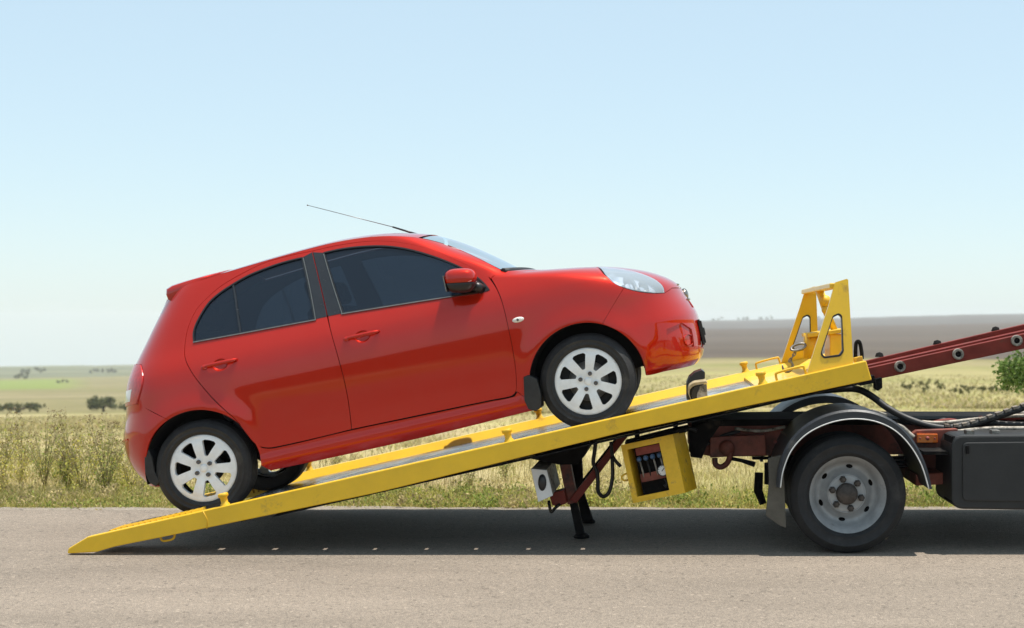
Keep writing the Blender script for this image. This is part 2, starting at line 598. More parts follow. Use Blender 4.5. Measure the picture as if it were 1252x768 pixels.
def field_mat(name, bump=0.5, fine=(0.6, 1.5), sc=0.9):
    m, t, b = nt(name)
    N = t.nodes.new; L = t.links.new
    a = N('ShaderNodeAttribute'); a.attribute_name = 'tint'
    tc = N('ShaderNodeTexCoord')
    n1 = N('ShaderNodeTexNoise'); n1.inputs['Scale'].default_value = sc; n1.inputs['Detail'].default_value = 12; n1.inputs['Roughness'].default_value = 0.75
    mp = N('ShaderNodeMapping'); mp.inputs['Scale'].default_value = (0.35, 1, 1)
    L(tc.outputs['Object'], mp.inputs['Vector']); L(mp.outputs[0], n1.inputs['Vector'])
    n2 = N('ShaderNodeTexNoise'); n2.inputs['Scale'].default_value = 0.03; n2.inputs['Detail'].default_value = 8; n2.inputs['Roughness'].default_value = 0.7
    L(mp.outputs[0], n2.inputs['Vector'])
    ad = N('ShaderNodeMath'); ad.operation = 'ADD'
    L(n1.outputs['Fac'], ad.inputs[0]); L(n2.outputs['Fac'], ad.inputs[1])
    mr = N('ShaderNodeMapRange'); mr.inputs['From Min'].default_value = 0.65; mr.inputs['From Max'].default_value = 1.35
    mr.inputs['To Min'].default_value = fine[0]; mr.inputs['To Max'].default_value = fine[1]
    L(ad.outputs[0], mr.inputs['Value'])
    mu = N('ShaderNodeVectorMath'); mu.operation = 'SCALE'
    L(a.outputs['Color'], mu.inputs[0]); L(mr.outputs[0], mu.inputs['Scale'])
    L(mu.outputs[0], b.inputs['Base Color'])
    b.inputs['Roughness'].default_value = 0.95
    b.inputs['Specular IOR Level'].default_value = 0.1
    bp = N('ShaderNodeBump'); bp.inputs['Strength'].default_value = bump; bp.inputs['Distance'].default_value = 0.15
    L(n1.outputs['Fac'], bp.inputs['Height']); L(bp.outputs[0], b.inputs['Normal'])
    return m

M['field'] = field_mat('dry_field')
M['plough'] = field_mat('ploughed_soil', 0.6, (0.75, 1.25), 0.25)
M['hill'] = field_mat('distant_hill', 0.3, (0.6, 1.4), 0.02)

def mixc(a, b, w):
    w = np.asarray(w)[..., None]
    return np.asarray(a) * (1 - w) + np.asarray(b) * w

STRAW = np.array((0.55, 0.45, 0.22)); OLIVE = np.array((0.29, 0.275, 0.095)); GREEN = np.array((0.20, 0.245, 0.055))
SOIL = np.array((0.084, 0.066, 0.051)); PALE = np.array((0.60, 0.50, 0.28))

def ground_tint(r, az, V):
    px = VX + F * np.tan(np.clip(az, -1.2, 1.2))
    nz = vnoise(V[:, 0] * 0.25, V[:, 1] * 0.6, 11)
    lr = np.log(np.clip(r, 1, 3000))
    band = vnoise(az * 5, lr * 9, 17, base=1.3)
    c = mixc(STRAW * 0.72, OLIVE * 0.85, sstep(0.4 + nz * 1.4))
    c = mixc(c, BARE, sstep(vnoise(V[:, 0] * 0.8, V[:, 1] * 1.1, 13) * 1.6 - 0.1) * 0.7)
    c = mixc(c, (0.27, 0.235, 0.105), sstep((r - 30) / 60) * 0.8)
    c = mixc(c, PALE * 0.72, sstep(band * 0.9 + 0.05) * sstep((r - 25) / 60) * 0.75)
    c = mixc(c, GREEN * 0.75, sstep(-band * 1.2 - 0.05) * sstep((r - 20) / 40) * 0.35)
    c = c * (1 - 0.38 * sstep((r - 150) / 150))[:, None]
    c = mixc(c, (0.085, 0.07, 0.045), sstep((1.5 - V[:, 1]) / 3))          # unseen ground behind the camera, darkened to deepen the car's reflections
    gs = sstep((r - 700) / 80) * (1 - sstep((r - 1150) / 80)) * (1 - sstep((px - 60) / 60))
    c = mixc(c, GREEN * 0.8, gs)
    return c

BARE = np.array((0.33, 0.25, 0.16))
fine = np.radians(np.arange(-44, 44.01, 0.22))
back = np.radians(np.arange(47, 313.1, 3.0))
aa = np.concatenate([fine, back, [fine[0] + 2 * math.pi]])
rr = np.concatenate([[0.05, 3, 6, 9, 11, 12, 12.8, 13.6, 14.6], np.geomspace(16, 1400, 84)])
is_plough = lambda R, A_: (R >= 285) & (np.abs(A_) < 0.8) & (VX + F * np.tan(np.clip(A_, -1.2, 1.2)) > 700 - vnoise(R * 0.004, A_ * 6, 23) * 60)
is_field = lambda R, A_: ~is_plough(R, A_)
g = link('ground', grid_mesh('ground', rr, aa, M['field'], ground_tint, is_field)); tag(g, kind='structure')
g = link('ploughed_field', grid_mesh('ploughed_field', rr, aa, M['plough'], lambda r, a, V: mixc(SOIL, SOIL * 1.15, sstep(0.4 + vnoise(a * 6, np.log(r) * 12, 31))), is_plough)); tag(g, kind='structure')
rh = np.concatenate([[1400], np.geomspace(1450, 2400, 22), [2440, 2520, 2600]])
g = link('hills', grid_mesh('hills', rh, aa, M['hill'], lambda r, a, V: mixc(mixc((0.15, 0.15, 0.085), (0.09, 0.10, 0.05), sstep(0.5 + vnoise(a * 25, np.log(r) * 30, 37))), (0.10, 0.092, 0.082), sstep((a + 0.08) / .1)))); tag(g, kind='structure')

# ------------------------------------------------------------------ road
def road_mat():
    m, t, b = nt('old_asphalt')
    N = t.nodes.new; L = t.links.new
    tc = N('ShaderNodeTexCoord')
    vo = N('ShaderNodeTexVoronoi'); vo.inputs['Scale'].default_value = 95
    L(tc.outputs['Object'], vo.inputs['Vector'])
    n1 = N('ShaderNodeTexNoise'); n1.inputs['Scale'].default_value = 170; n1.inputs['Detail'].default_value = 4
    L(tc.outputs['Object'], n1.inputs['Vector'])
    n2 = N('ShaderNodeTexNoise'); n2.inputs['Scale'].default_value = 0.9; n2.inputs['Detail'].default_value = 9; n2.inputs['Roughness'].default_value = 0.65
    mp = N('ShaderNodeMapping'); mp.inputs['Scale'].default_value = (0.25, 1.0, 1)
    L(tc.outputs['Object'], mp.inputs['Vector']); L(mp.outputs[0], n2.inputs['Vector'])
    r1 = N('ShaderNodeValToRGB')
    e = r1.color_ramp.elements
    e[0].position = 0.30; e[0].color = (0.105, 0.088, 0.073, 1)
    e[1].position = 0.72; e[1].color = (0.355, 0.302, 0.25, 1)
    k = r1.color_ramp.elements.new(0.5); k.color = (0.226, 0.186, 0.147, 1)
    L(n1.outputs['Fac'], r1.inputs['Fac'])
    # each stone of the aggregate has its own shade
    mx = N('ShaderNodeMixRGB'); mx.blend_type = 'MULTIPLY'; mx.inputs['Fac'].default_value = 0.42
    r2 = N('ShaderNodeValToRGB'); r2.color_ramp.elements[0].color = (0.55, 0.55, 0.56, 1); r2.color_ramp.elements[1].color = (1.45, 1.42, 1.36, 1)
    sp = N('ShaderNodeSeparateColor'); L(vo.outputs['Color'], sp.inputs[0]); L(sp.outputs[0], r2.inputs['Fac'])
    L(r1.outputs['Color'], mx.inputs['Color1']); L(r2.outputs['Color'], mx.inputs['Color2'])
    mr = N('ShaderNodeMapRange'); mr.inputs['From Min'].default_value = 0.3; mr.inputs['From Max'].default_value = 0.7
    mr.inputs['To Min'].default_value = 0.80; mr.inputs['To Max'].default_value = 1.17
    L(n2.outputs['Fac'], mr.inputs['Value'])
    # larger stones, pale or dark, scattered in the surface
    v2 = N('ShaderNodeTexVoronoi'); v2.inputs['Scale'].default_value = 42
    L(tc.outputs['Object'], v2.inputs['Vector'])
    s2 = N('ShaderNodeSeparateColor'); L(v2.outputs['Color'], s2.inputs[0])
    r3 = N('ShaderNodeValToRGB'); r3.color_ramp.interpolation = 'CONSTANT'
    r3.color_ramp.elements[0].color = (0.6, 0.6, 0.6, 1); r3.color_ramp.elements[1].position = 0.05; r3.color_ramp.elements[1].color = (1, 1, 1, 1)
    for p_, c_ in ((0.30, .92), (.55, 1.05), (.80, .97), (.96, 1.38)):
        e_ = r3.color_ramp.elements.new(p_); e_.color = (c_, c_, c_, 1)
    L(s2.outputs[1], r3.inputs['Fac'])
    dm = N('ShaderNodeMath'); dm.operation = 'LESS_THAN'; dm.inputs[1].default_value = 0.011
    L(v2.outputs['Distance'], dm.inputs[0])
    m3 = N('ShaderNodeMixRGB'); m3.blend_type = 'MULTIPLY'
    dm.inputs[1].default_value = 0.45
    L(dm.outputs[0], m3.inputs['Fac']); L(mx.outputs[0], m3.inputs['Color1']); L(r3.outputs['Color'], m3.inputs['Color2'])
    mx = m3
    # fine cracks
    wv = N('ShaderNodeTexVoronoi'); wv.feature = 'DISTANCE_TO_EDGE'; wv.inputs['Scale'].default_value = 1.6
    nd = N('ShaderNodeTexNoise'); nd.inputs['Scale'].default_value = 4; nd.inputs['Detail'].default_value = 6
    L(tc.outputs['Object'], nd.inputs['Vector'])
    va = N('ShaderNodeMixRGB'); va.inputs['Fac'].default_value = 0.25
    L(tc.outputs['Object'], va.inputs['Color1']); L(nd.outputs['Color'], va.inputs['Color2']); L(va.outputs[0], wv.inputs['Vector'])
    cr = N('ShaderNodeMapRange'); cr.inputs['From Min'].default_value = 0.0; cr.inputs['From Max'].default_value = 0.006
    cr.inputs['To Min'].default_value = 0.72; cr.inputs['To Max'].default_value = 1.0
    L(wv.outputs['Distance'], cr.inputs['Value'])
    mm = N('ShaderNodeMath'); mm.operation = 'MULTIPLY'
    L(mr.outputs[0], mm.inputs[0]); L(cr.outputs[0], mm.inputs[1])
    sc = N('ShaderNodeVectorMath'); sc.operation = 'SCALE'
    L(mx.outputs[0], sc.inputs[0]); L(mm.outputs[0], sc.inputs['Scale'])
    L(sc.outputs[0], b.inputs['Base Color'])
    b.inputs['Roughness'].default_value = 0.92
    b.inputs['Specular IOR Level'].default_value = 0.25
    bp = N('ShaderNodeBump'); bp.inputs['Strength'].default_value = 0.55; bp.inputs['Distance'].default_value = 0.006
    ab = N('ShaderNodeMath'); ab.operation = 'ADD'
    L(n1.outputs['Fac'], ab.inputs[0]); L(vo.outputs['Distance'], ab.inputs[1])
    L(ab.outputs[0], bp.inputs['Height']); L(bp.outputs[0], b.inputs['Normal'])
    return m
M['road'] = road_mat()
M['gravel'] = mat('road_edge_gravel', (0.34, 0.29, 0.23), 0.95, col2=(0.16, 0.13, 0.10), nscale=60, bump=0.8, bscale=120)

def strip(name, m, y0, y1, xs, dz, e0=0.0, e1=0.0, ny=6, seed=1):
    """sheet along X that follows the land, with uneven long edges"""
    g2 = np.random.default_rng(seed)
    a = np.interp(xs, xs[::1], vnoise(xs * 2.1, 0 * xs, seed) * e0 + vnoise(xs * 9, 0 * xs, seed + 1) * e0 * 0.5)
    b = vnoise(xs * 2.1, 0 * xs, seed + 2) * e1 + vnoise(xs * 9, 0 * xs, seed + 3) * e1 * 0.5
    T = np.linspace(0, 1, ny)
    X = np.repeat(xs[None], ny, 0)
    Y = (y0 + a)[None] * (1 - T[:, None]) + (y1 + b)[None] * T[:, None]
    Z = gz(X, Y) + dz
    V = np.stack([X, Y, Z], -1).reshape(-1, 3)
    k = len(xs)
    i, j = np.meshgrid(np.arange(ny - 1), np.arange(k - 1), indexing='ij')
    q = (i * k + j).ravel()
    me = mesh_np(name, V, np.stack([q, q + 1, q + k + 1, q + k], 1), m, smooth=True)
    return tag(link(name, me), kind='structure')

xs = np.concatenate([-np.geomspace(300, 12, 40), np.arange(-11.9, 8, 0.06), np.geomspace(8, 300, 40)])
strip('road', M['road'], 3.2, 11.22, xs, 0.03, 0.05, 0.07, 10, 41)
strip('gravel_shoulder', M['gravel'], 11.0, 11.42, xs, 0.022, 0.02, 0.12, 4, 45)

# ------------------------------------------------------------------ haze: the air itself
hz = MB().box((0, 0, 0), (1, 1, 1))
hm = bpy.data.materials.new('haze'); hm.use_nodes = True
ht = hm.node_tree; ht.nodes.clear()
ho = ht.nodes.new('ShaderNodeOutputMaterial'); hv = ht.nodes.new('ShaderNodeVolumePrincipled')
hv.inputs['Color'].default_value = (0.97, 0.98, 1.0, 1)
hv.inputs['Density'].default_value = 0.00017
hv.inputs['Anisotropy'].default_value = 0.0
ht.links.new(hv.outputs[0], ho.inputs['Volume'])

# ------------------------------------------------------------------ grass
def blades(N, D0, D1, hr, wr, palette, wts, dpow=1.0, px0=-330, px1=1640, patch=None, lean=0.5, hmod=None, thr=-0.55):
    u = rng.random(N) ** dpow
    D = D0 + (D1 - D0) * u
    px = rng.uniform(px0, px1, N)
    X = (px - VX) / F * D
    if patch is not None:
        nz = vnoise(X * 1.1, D * 1.6, patch) + rng.normal(0, 0.25, N)
        ok = nz > thr
        X, D, px, nz = X[ok], D[ok], px[ok], nz[ok]; N = len(X)
    else: nz = np.zeros(N)
    h = rng.uniform(hr[0], hr[1], N) * (0.75 + 0.5 * rng.random(N))
    if hmod is not None: h = h * hmod(X, D)
    w = rng.uniform(wr[0], wr[1], N)
    th = rng.uniform(0, 6.283, N)
    ln = rng.uniform(0.05, lean, N) * h
    la = rng.uniform(0, 6.283, N)
    z = gz(X, D) - 0.01
    dx, dy = np.cos(th) * w / 2, np.sin(th) * w / 2
    bx, by = np.cos(la) * ln, np.sin(la) * ln
    P = np.zeros((N, 5, 3))
    for k, (t, s, e) in enumerate([(0, 1, -1), (0, 1, 1), (0.55, 0.75, -1), (0.55, 0.75, 1), (1, 0, 0)]):
        P[:, k, 0] = X + bx * t * t + e * s * dx
        P[:, k, 1] = D + by * t * t + e * s * dy
        P[:, k, 2] = z + h * t * (1 - 0.12 * t)
    pal = np.array(palette)
    c = pal[rng.choice(len(pal), N, p=wts)]
    # green and straw come in patches
    g_ = sstep(0.5 + vnoise(X * 0.8, D * 1.1, 77) * 1.3)
    c = c * (1 - 0.4 * g_[:, None]) + (0.4 * g_)[:, None] * np.where(rng.random(N)[:, None] < 0.35, YG, STRAW)
    c = np.minimum(c * rng.uniform(0.68, 1.4, (N, 1)) * (0.98 + 0.26 * vnoise(X * 0.9, D * 0.7, 91))[:, None], 0.72)
    b = (np.arange(N) * 5)[:, None, None]
    T = (np.array([(0, 1, 3), (0, 3, 2), (2, 3, 4)])[None] + b).reshape(-1, 3)
    return P.reshape(-1, 3), T, np.repeat(c, 5, 0)

def leaf_quads(C, size, N, spread, cols, up=0.3):
    """N small folded leaves spread about centre points C"""
    idx = rng.integers(0, len(C), N)
    p = np.asarray(C)[idx] + rng.normal(0, 1, (N, 3)) * spread
    d = rng.normal(0, 1, (N, 3)); d[:, 2] += up; d /= np.linalg.norm(d, axis=1)[:, None]
    s = np.cross(d, rng.normal(0, 1, (N, 3))); s /= np.linalg.norm(s, axis=1)[:, None]
    L_ = rng.uniform(0.6, 1.25, (N, 1)) * size
    a = p - d * L_ * 0.5; t = p + d * L_ * 0.5
    m1 = p + s * L_ * 0.28; m2 = p - s * L_ * 0.28
    V = np.stack([a, m1, t, m2], 1).reshape(-1, 3)
    b = (np.arange(N) * 4)[:, None, None]
    T = (np.array([(0, 1, 2), (0, 2, 3)])[None] + b).reshape(-1, 3)
    c = np.asarray(cols)[rng.integers(0, len(cols), N)] * rng.uniform(0.6, 1.35, (N, 1))
    return V, T, np.repeat(c, 4, 0)

def join(parts):
    V = []; T = []; C = []; o = 0
    for v, t, c in parts:
        V.append(v); T.append(t + o); C.append(c); o += len(v)
    return np.concatenate(V), np.concatenate(T), np.concatenate(C)

YG = np.array((0.42, 0.40, 0.09)); BR = np.array((0.22, 0.15, 0.07))
near = [blades(74000, 11.33, 12.5, (0.03, 0.13), (0.004, 0.009), [GREEN * 1.1, YG, STRAW, OLIVE], [0.20, 0.34, 0.28, 0.18], 1.1, patch=51, lean=0.9,
               hmod=lambda X, D: 0.35 + 0.65 * sstep((D - 11.3) / 0.6)),
        blades(90000, 12.0, 16.5, (0.04, 0.13), (0.004, 0.008), [STRAW, PALE, OLIVE, YG, BR], [0.40, 0.27, 0.13, 0.15, 0.05], 1.2, patch=53, lean=1.4, thr=0.0, hmod=lambda X, D: 0.6 + 0.8 * sstep(0.4 + vnoise(X * 1.7, D * 2.0, 88))),
        blades(5000, 12.2, 15.5, (0.15, 0.3), (0.003, 0.006), [STRAW, PALE, BR], [0.5, 0.3, 0.2], 1.0, patch=57, lean=0.6)]
cen = []
for _ in range(150):
    D = 11.45 + 0.9 * random.random() ** 1.5; px = random.uniform(-40, 1300)
    X = (px - VX) / F * D
    cen.append((X, D, float(gz(X, D)) + 0.03))
near.append(leaf_quads(cen, 0.030, 7000, np.array((0.08, 0.06, 0.022)), [GREEN * 1.3, (0.32, 0.35, 0.09), (0.40, 0.37, 0.12)], 1.2))
for _ in range(46):                                              # low leafy mounds along the edge
    D = random.uniform(11.42, 12.3); px = random.uniform(-40, 1300); X = (px - VX) / F * D; w_ = random.uniform(.08, .22)
    cl = [(X + random.gauss(0, w_), D + random.gauss(0, w_ * .5), float(gz(X, D)) + random.uniform(.02, .05 + w_ * .45)) for _ in range(24)]
    t_ = random.choice([GREEN * 1.4, np.array(YG), np.array((0.30, 0.33, 0.085)), STRAW * .8])
    near.append(leaf_quads(cl, 0.028, 240, 0.020, [t_, t_ * 1.2, t_ * .8], 1.0))
V, T, C = join(near)
tag(link('verge_grass', mesh_np('verge_grass', V, T, M['grass'], C)), kind='stuff')
far = [blades(70000, 16, 42, (0.04, 0.12), (0.010, 0.018), [STRAW, PALE, OLIVE, YG], [0.46, 0.30, 0.14, 0.10], 1.5, patch=61, lean=1.3, thr=-0.1),
       blades(60000, 40, 150, (0.08, 0.18), (0.04, 0.09), [STRAW, PALE, OLIVE, YG], [0.4, 0.3, 0.2, 0.1], 1.7, patch=63, lean=1.2, thr=-0.2)]
V, T, C = join(far); C = C * np.array((0.84, 0.82, 0.86))
tag(link('field_grass', mesh_np('field_grass', V, T, M['grass'], C)), kind='stuff')

# ------------------------------------------------------------------ weeds on the verge
def weed_proto(seed, tall, green):
    g2 = random.Random(seed)
    st = MB(); heads = []; leafc = []; fl = []
    for k in range(g2.randint(7, 11)):
        a = g2.uniform(0, 6.283); sp = g2.uniform(0.05, 0.42) * tall; h = tall * g2.uniform(0.6, 1.05)
        p = [Vector((math.cos(a) * sp * t ** 1.5 + g2.uniform(-.01, .01), math.sin(a) * sp * t ** 1.5, h * t)) for t in (0, 0.35, 0.7, 1)]
        st.tube(p, [0.004, 0.0035, 0.0025, 0.0015], 5)
        for t in range(10):
            q = p[0].lerp(p[3], g2.uniform(0.12, 0.85)); q += Vector((g2.gauss(0, .03), g2.gauss(0, .03), 0)) 
            leafc.append(tuple(q))
        heads.append(p[3])
        for _ in range(4):
            b = p[2].lerp(p[3], g2.uniform(0, .9)); e = b + Vector((g2.gauss(0, .05), g2.gauss(0, .05), g2.uniform(.01, .07)))
            st.tube([b, e], [0.002, 0.001], 4)
            heads.append(e)
    me_s = st.mesh('stem', M['stem'])
    cols = [GREEN * 1.3, YG, OLIVE * 1.3] if green else [OLIVE * 1.5, YG * 1.2, STRAW, (.55, .47, .09)]
    V, T, C = leaf_quads(leafc, 0.026, 460, 0.034, cols, 1.2)
    me_l = mesh_np('foliage', V, T, M['leaf'], C)
    V, T, C = leaf_quads([tuple(h) for h in heads], 0.014, 240, 0.009, [(0.13, 0.075, 0.035), (0.20, 0.12, 0.05), (0.40, 0.32, 0.06) if not green else (0.16, 0.10, 0.05)], 0.5)
    me_h = mesh_np('seed_head', V, T, M['leaf'], C)
    return me_s, me_l, me_h
M['stem'] = mat('weed_stem', (0.30, 0.26, 0.11), 0.8, noise=0.4, nscale=30)
WP = [weed_proto(3, 0.62, False), weed_proto(5, 0.72, True), weed_proto(8, 0.5, False), weed_proto(9, 0.40, True)]
wl = ['tall yellowish weed with dark seed heads among the roadside weeds left of the car', 'tall green weed with dark seed heads among the roadside weeds left of the car',
      'knee high straw coloured weed with dark seed heads among the roadside weeds', 'low green weed with dark seed heads among the roadside weeds']
wspots = []
for i in range(38):
    wspots.append((random.uniform(-40, 150) if i < 30 else random.uniform(150, 240), random.uniform(12.2, 14.6), random.choice([0, 1, 0, 2]) if i < 22 else random.choice([2, 3]), random.uniform(0.55, 1.0)))
for i in range(16):
    wspots.append((random.uniform(250, 1250), random.uniform(12.4, 14.5), 3, random.uniform(0.45, 0.75)))
for px, D, k, s in wspots:
    X = (px - VX) / F * D
    o = empty('weed_plant', (X, D, float(gz(X, D)) - 0.01), (0, 0, random.uniform(0, 6.28)))
    o.scale = (s, s, s)
    tag(o, wl[k], 'weed', wl[k].split(' with')[0].replace('weed', 'weeds', 1) + 's on the verge' if False else ['tall yellowish weeds on the verge', 'tall green weeds on the verge', 'straw coloured weeds on the verge', 'low green weeds on the verge'][k])
    for nm, me in zip(('stem', 'foliage', 'seed_head'), WP[k]): tag(link(nm, me, o), kind='stuff')

# ------------------------------------------------------------------ shrubs and trees of the fields
def shrub(px, D, w, h, label, cat='bush', group=None, name='bush', n=900, leaf=0.12, cols=None, lift=0.0, trunk=True):
    X = (px - VX) / F * D
    z0 = float(gz(X, D))
    o = empty(name, (X, D, z0))
    tag(o, label, cat, group)
    cols = cols or [(0.085, 0.10, 0.04), (0.11, 0.125, 0.05), (0.14, 0.15, 0.065)]
    cl = []
    for _ in range(max(10, int(n / 18))):
        a = random.uniform(0, 6.283); ph = random.uniform(-0.4, 1.0); r_ = random.uniform(0.45, 1.0)
        cl.append((math.cos(a) * math.sqrt(max(0, 1 - ph * ph * .8)) * r_ * w / 2, math.sin(a) * math.sqrt(max(0, 1 - ph * ph * .8)) * r_ * w / 2, lift + h * (0.42 + 0.5 * ph * r_)))
    V, T, C = leaf_quads(cl, leaf, n, min(w, h) * 0.07, cols, 0.3)
    link('crown', mesh_np('crown', V, T, M['leaf'], C), o)
    if trunk:
        t = MB()
        t.tube([(0, 0, -0.05), (0.02 * w, 0, (lift + h * 0.3) * 0.5), (0, 0.01 * w, lift + h * 0.45)], [0.045 * w, 0.035 * w, 0.02 * w], 7)
        for k in range(5):
            a = k * 1.3; b = (lift + h * 0.25)
            t.tube([(0, 0, b * 0.8), (math.cos(a) * w * .15, math.sin(a) * w * .15, b + h * .2), (math.cos(a) * w * .3, math.sin(a) * w * .3, b + h * .42)], [0.022 * w, 0.014 * w, 0.006 * w], 5)
        t.build('trunk', M['bark'], o)
    return o

shrub(1270, 16.0, 0.88, 0.56, 'small bright green leafy tree at the right edge behind the red beams', 'tree', name='leafy_tree', n=4500, leaf=0.050,
      cols=[(0.10, 0.17, 0.03), (0.14, 0.22, 0.045), (0.19, 0.27, 0.07)], lift=0.66)
shrub(126, 232, 5.2, 2.5, 'round dark bush in the left field nearest the car tail', n=1500, leaf=0.40)
shrub(22, 232, 8.0, 1.6, 'long low olive bush at the left edge of the field', n=1500, leaf=0.40, cols=[(0.09, 0.10, 0.035), (0.11, 0.12, 0.04)])
shrub(153, 240, 2.2, 1.3, 'small dark bush just right of the round bush beside the car tail', n=700, leaf=0.4)
for px, D, w, h, lb in ((838, 34, 1.3, 0.62, 'grey green bush under the nose of the red car'), (806, 37, 1.2, 0.5, 'low bush behind the front wheel of the red car'),
                        (300, 300, 9, 2.2, 'bush beyond the ramp behind the rear wheel')):
    shrub(px, D, w, h, lb, n=500, leaf=0.07 if D < 100 else 0.4, cols=[(0.09, 0.10, 0.045), (0.13, 0.13, 0.06), (0.17, 0.15, 0.08)])
for px, D, w, h in ((140, 2360, 14, 10), (150, 2360, 12, 10), (96, 2380, 14, 5), (57, 2380, 16, 4), (42, 1600, 30, 6), (125, 1600, 26, 5), (28, 1150, 16, 4), (75, 900, 8, 2.5)):
    shrub(px, D, w, h, 'tiny far tree on the hazy ridge at the left horizon' if D > 2000 else 'far dark bush on the slope below the left ridge', 'tree' if D > 2000 else 'bush',
          'far trees on the left ridge' if D > 2000 else 'far bushes below the left ridge', 'far_tree' if D > 2000 else 'far_bush', n=160, leaf=w * 0.16, trunk=False)
for k in range(16):
    shrub(random.uniform(866, 1010), 2380, random.uniform(3, 7), random.uniform(3.5, 7), 'speck of a far tree on the flat right horizon', 'tree', 'far trees on the right horizon', 'far_tree', n=26, leaf=2.4, trunk=False)
for k in range(14):
    px = random.uniform(1010, 1290); D = random.uniform(62, 78)
    shrub(px, D, random.uniform(1.2, 2.6), random.uniform(.35, .6), 'low olive bush in the band of bushes beyond the red beams', 'bush', 'low bushes in the right field', n=160, leaf=0.14,
          cols=[(0.12, 0.12, 0.05), (0.16, 0.16, 0.06), (0.2, 0.18, 0.08)], trunk=False)

# ================================================================== tow truck with its tilted loading bed
RA = math.radians(12.74)
RC, RS = math.cos(RA), math.sin(RA)
RX0, RZ0 = wpt(108, 656, 9.03)
DN = -0.058                         # deck level below the rail tops
YN, YF = 9.03, 11.23                # outer faces of the near and far rail
def rp(u, Y, n):
    """ramp frame: u up the slope, n square to it"""
    return Vector((RX0 + u * RC - n * RS, Y, RZ0 + u * RS + n * RC))
def to_ramp(p): return rp(p.x, p.y, p.z)
def uof(px, py, D):
    x, z = wpt(px, py, D)
    return (x - RX0) * RC + (z - RZ0) * RS
def rev(X, Z, pts):  # round a polygon's corners
    pass
def round_poly(P, r, n=5):
    out = []
    m = len(P)
    for i in range(m):
        a, b, c = Vector(P[i - 1]), Vector(P[i]), Vector(P[(i + 1) % m])
        d1 = (a - b); d2 = (c - b)
        l1, l2 = d1.length, d2.length
        d1.normalize(); d2.normalize()
        ang = math.acos(max(-1, min(1, d1.dot(d2))))
        t = min(r / math.tan(ang / 2), l1 * 0.49, l2 * 0.49)
        p0 = b + d1 * t; p1 = b + d2 * t
        for k in range(n + 1):
            s = k / n
            q = p0 * (1 - s) ** 2 + b * 2 * s * (1 - s) + p1 * s * s
            out.append((q.x, q.y))
    return out

def plate_mesh(outer, holes, y0, y1, bend=None, step=0):
    """plate in the X-Z plane with real holes, from y0 (front) back to y1"""
    P, T = cdt([outer] + holes, step)
    n = len(P)
    def yy(p, y): return y + (bend(p) if bend else 0)
    V = [(p[0], yy(p, y0), p[1]) for p in P] + [(p[0], yy(p, y1), p[1]) for p in P]
    Fc = []
    for t in T:
        a = P[t]
        if (a[1][0] - a[0][0]) * (a[2][1] - a[0][1]) - (a[2][0] - a[0][0]) * (a[1][1] - a[0][1]) < 0: t = t[::-1]
        Fc.append(tuple(int(i) for i in t)); Fc.append(tuple(int(i) + n for i in t[::-1]))
    cnt = {}
    for f in Fc[::2]:
        for k in range(3):
            e = (f[k], f[(k + 1) % 3]); cnt[e] = 1
    m = MB(); m.add(V, Fc, False)
    side = [(e[1], e[0], e[0] + n, e[1] + n) for e in cnt if (e[1], e[0]) not in cnt]
    m.f += side; m.sm += [False] * len(side)
    return m

def hexagon(r): return [(r * math.cos(k * math.pi / 3), r * math.sin(k * math.pi / 3)) for k in range(6)]

truck = empty('tow_truck', (1.1, 10.13, 0))
tag(truck, 'yellow and red flatbed tow truck with its loading bed tilted down to the road', 'tow truck')
TO = Vector(truck.location)
def tb(mb, name, m, parent=None, bevel=0.0):
    """build a truck part given in world coordinates; parent is the truck or one of its (unmoved) parts"""
    mb.xform(lambda p: p - TO)
    return mb.build(name, m, parent or truck, bevel)

# ---- deck, the base part of the bed
d = MB()
d.box((0, 0, 0), (1, 1, 1))
d.xform(lambda p: rp(0.62 + (p.x + .5) * 3.62, 9.305 + (p.y + .5) * (11.15 - 9.305), DN - 0.012 + p.z * 0.024))
bed = tb(d, 'loading_bed', M['deck'])
# outer walkway strip of plates with open slots between them
sl = MB(); pl = 0.345
k0 = 0.0
us = [0.42]
while us[-1] < 3.0: us.append(us[-1] + pl + random.uniform(-.02, .02))
us.append(4.25)
for a, b in zip(us[:-1], us[1:]):
    sl.box(((a + b) / 2, 9.2725, DN - 0.011), (b - a - random.uniform(.03, .05), 0.065, 0.022))
sl.box(((us[0] + us[-1]) / 2, 9.175, DN - 0.011), (us[-1] - us[0], 0.13, 0.022))
sl.xform(to_ramp)
tb(sl, 'edge_plate', M['deck'], bed)
# lower end: sloping yellow approach plate and grip bars
for y_ in (9.245, 11.01):
    ap = MB().box((0.31, y_, DN - 0.012), (0.62, 0.27, 0.022)).xform(to_ramp)
    tb(ap, 'approach_plate', M['yellow_worn'], bed)
gm = MB().prism([(-0.012, 0), (0.012, 0), (0.005, 0.062), (-0.005, 0.062)], -0.13, 0.13)
gm.xform(lambda p: Vector((p.x * RC - p.z * RS, p.y, p.x * RS + p.z * RC)))
gme = gm.mesh('grip_bar', M['yellow_worn'])
for k in range(15):
    for y_ in (9.245, 11.01): link('grip_bar', gme, bed, rp(0.10 + k * 0.036, y_, DN) - TO)
up = MB().box((4.42, 10.13, DN + 0.006), (0.62, 2.04, 0.03)).xform(to_ramp)
tb(up, 'head_plate', M['yellow'], bed)

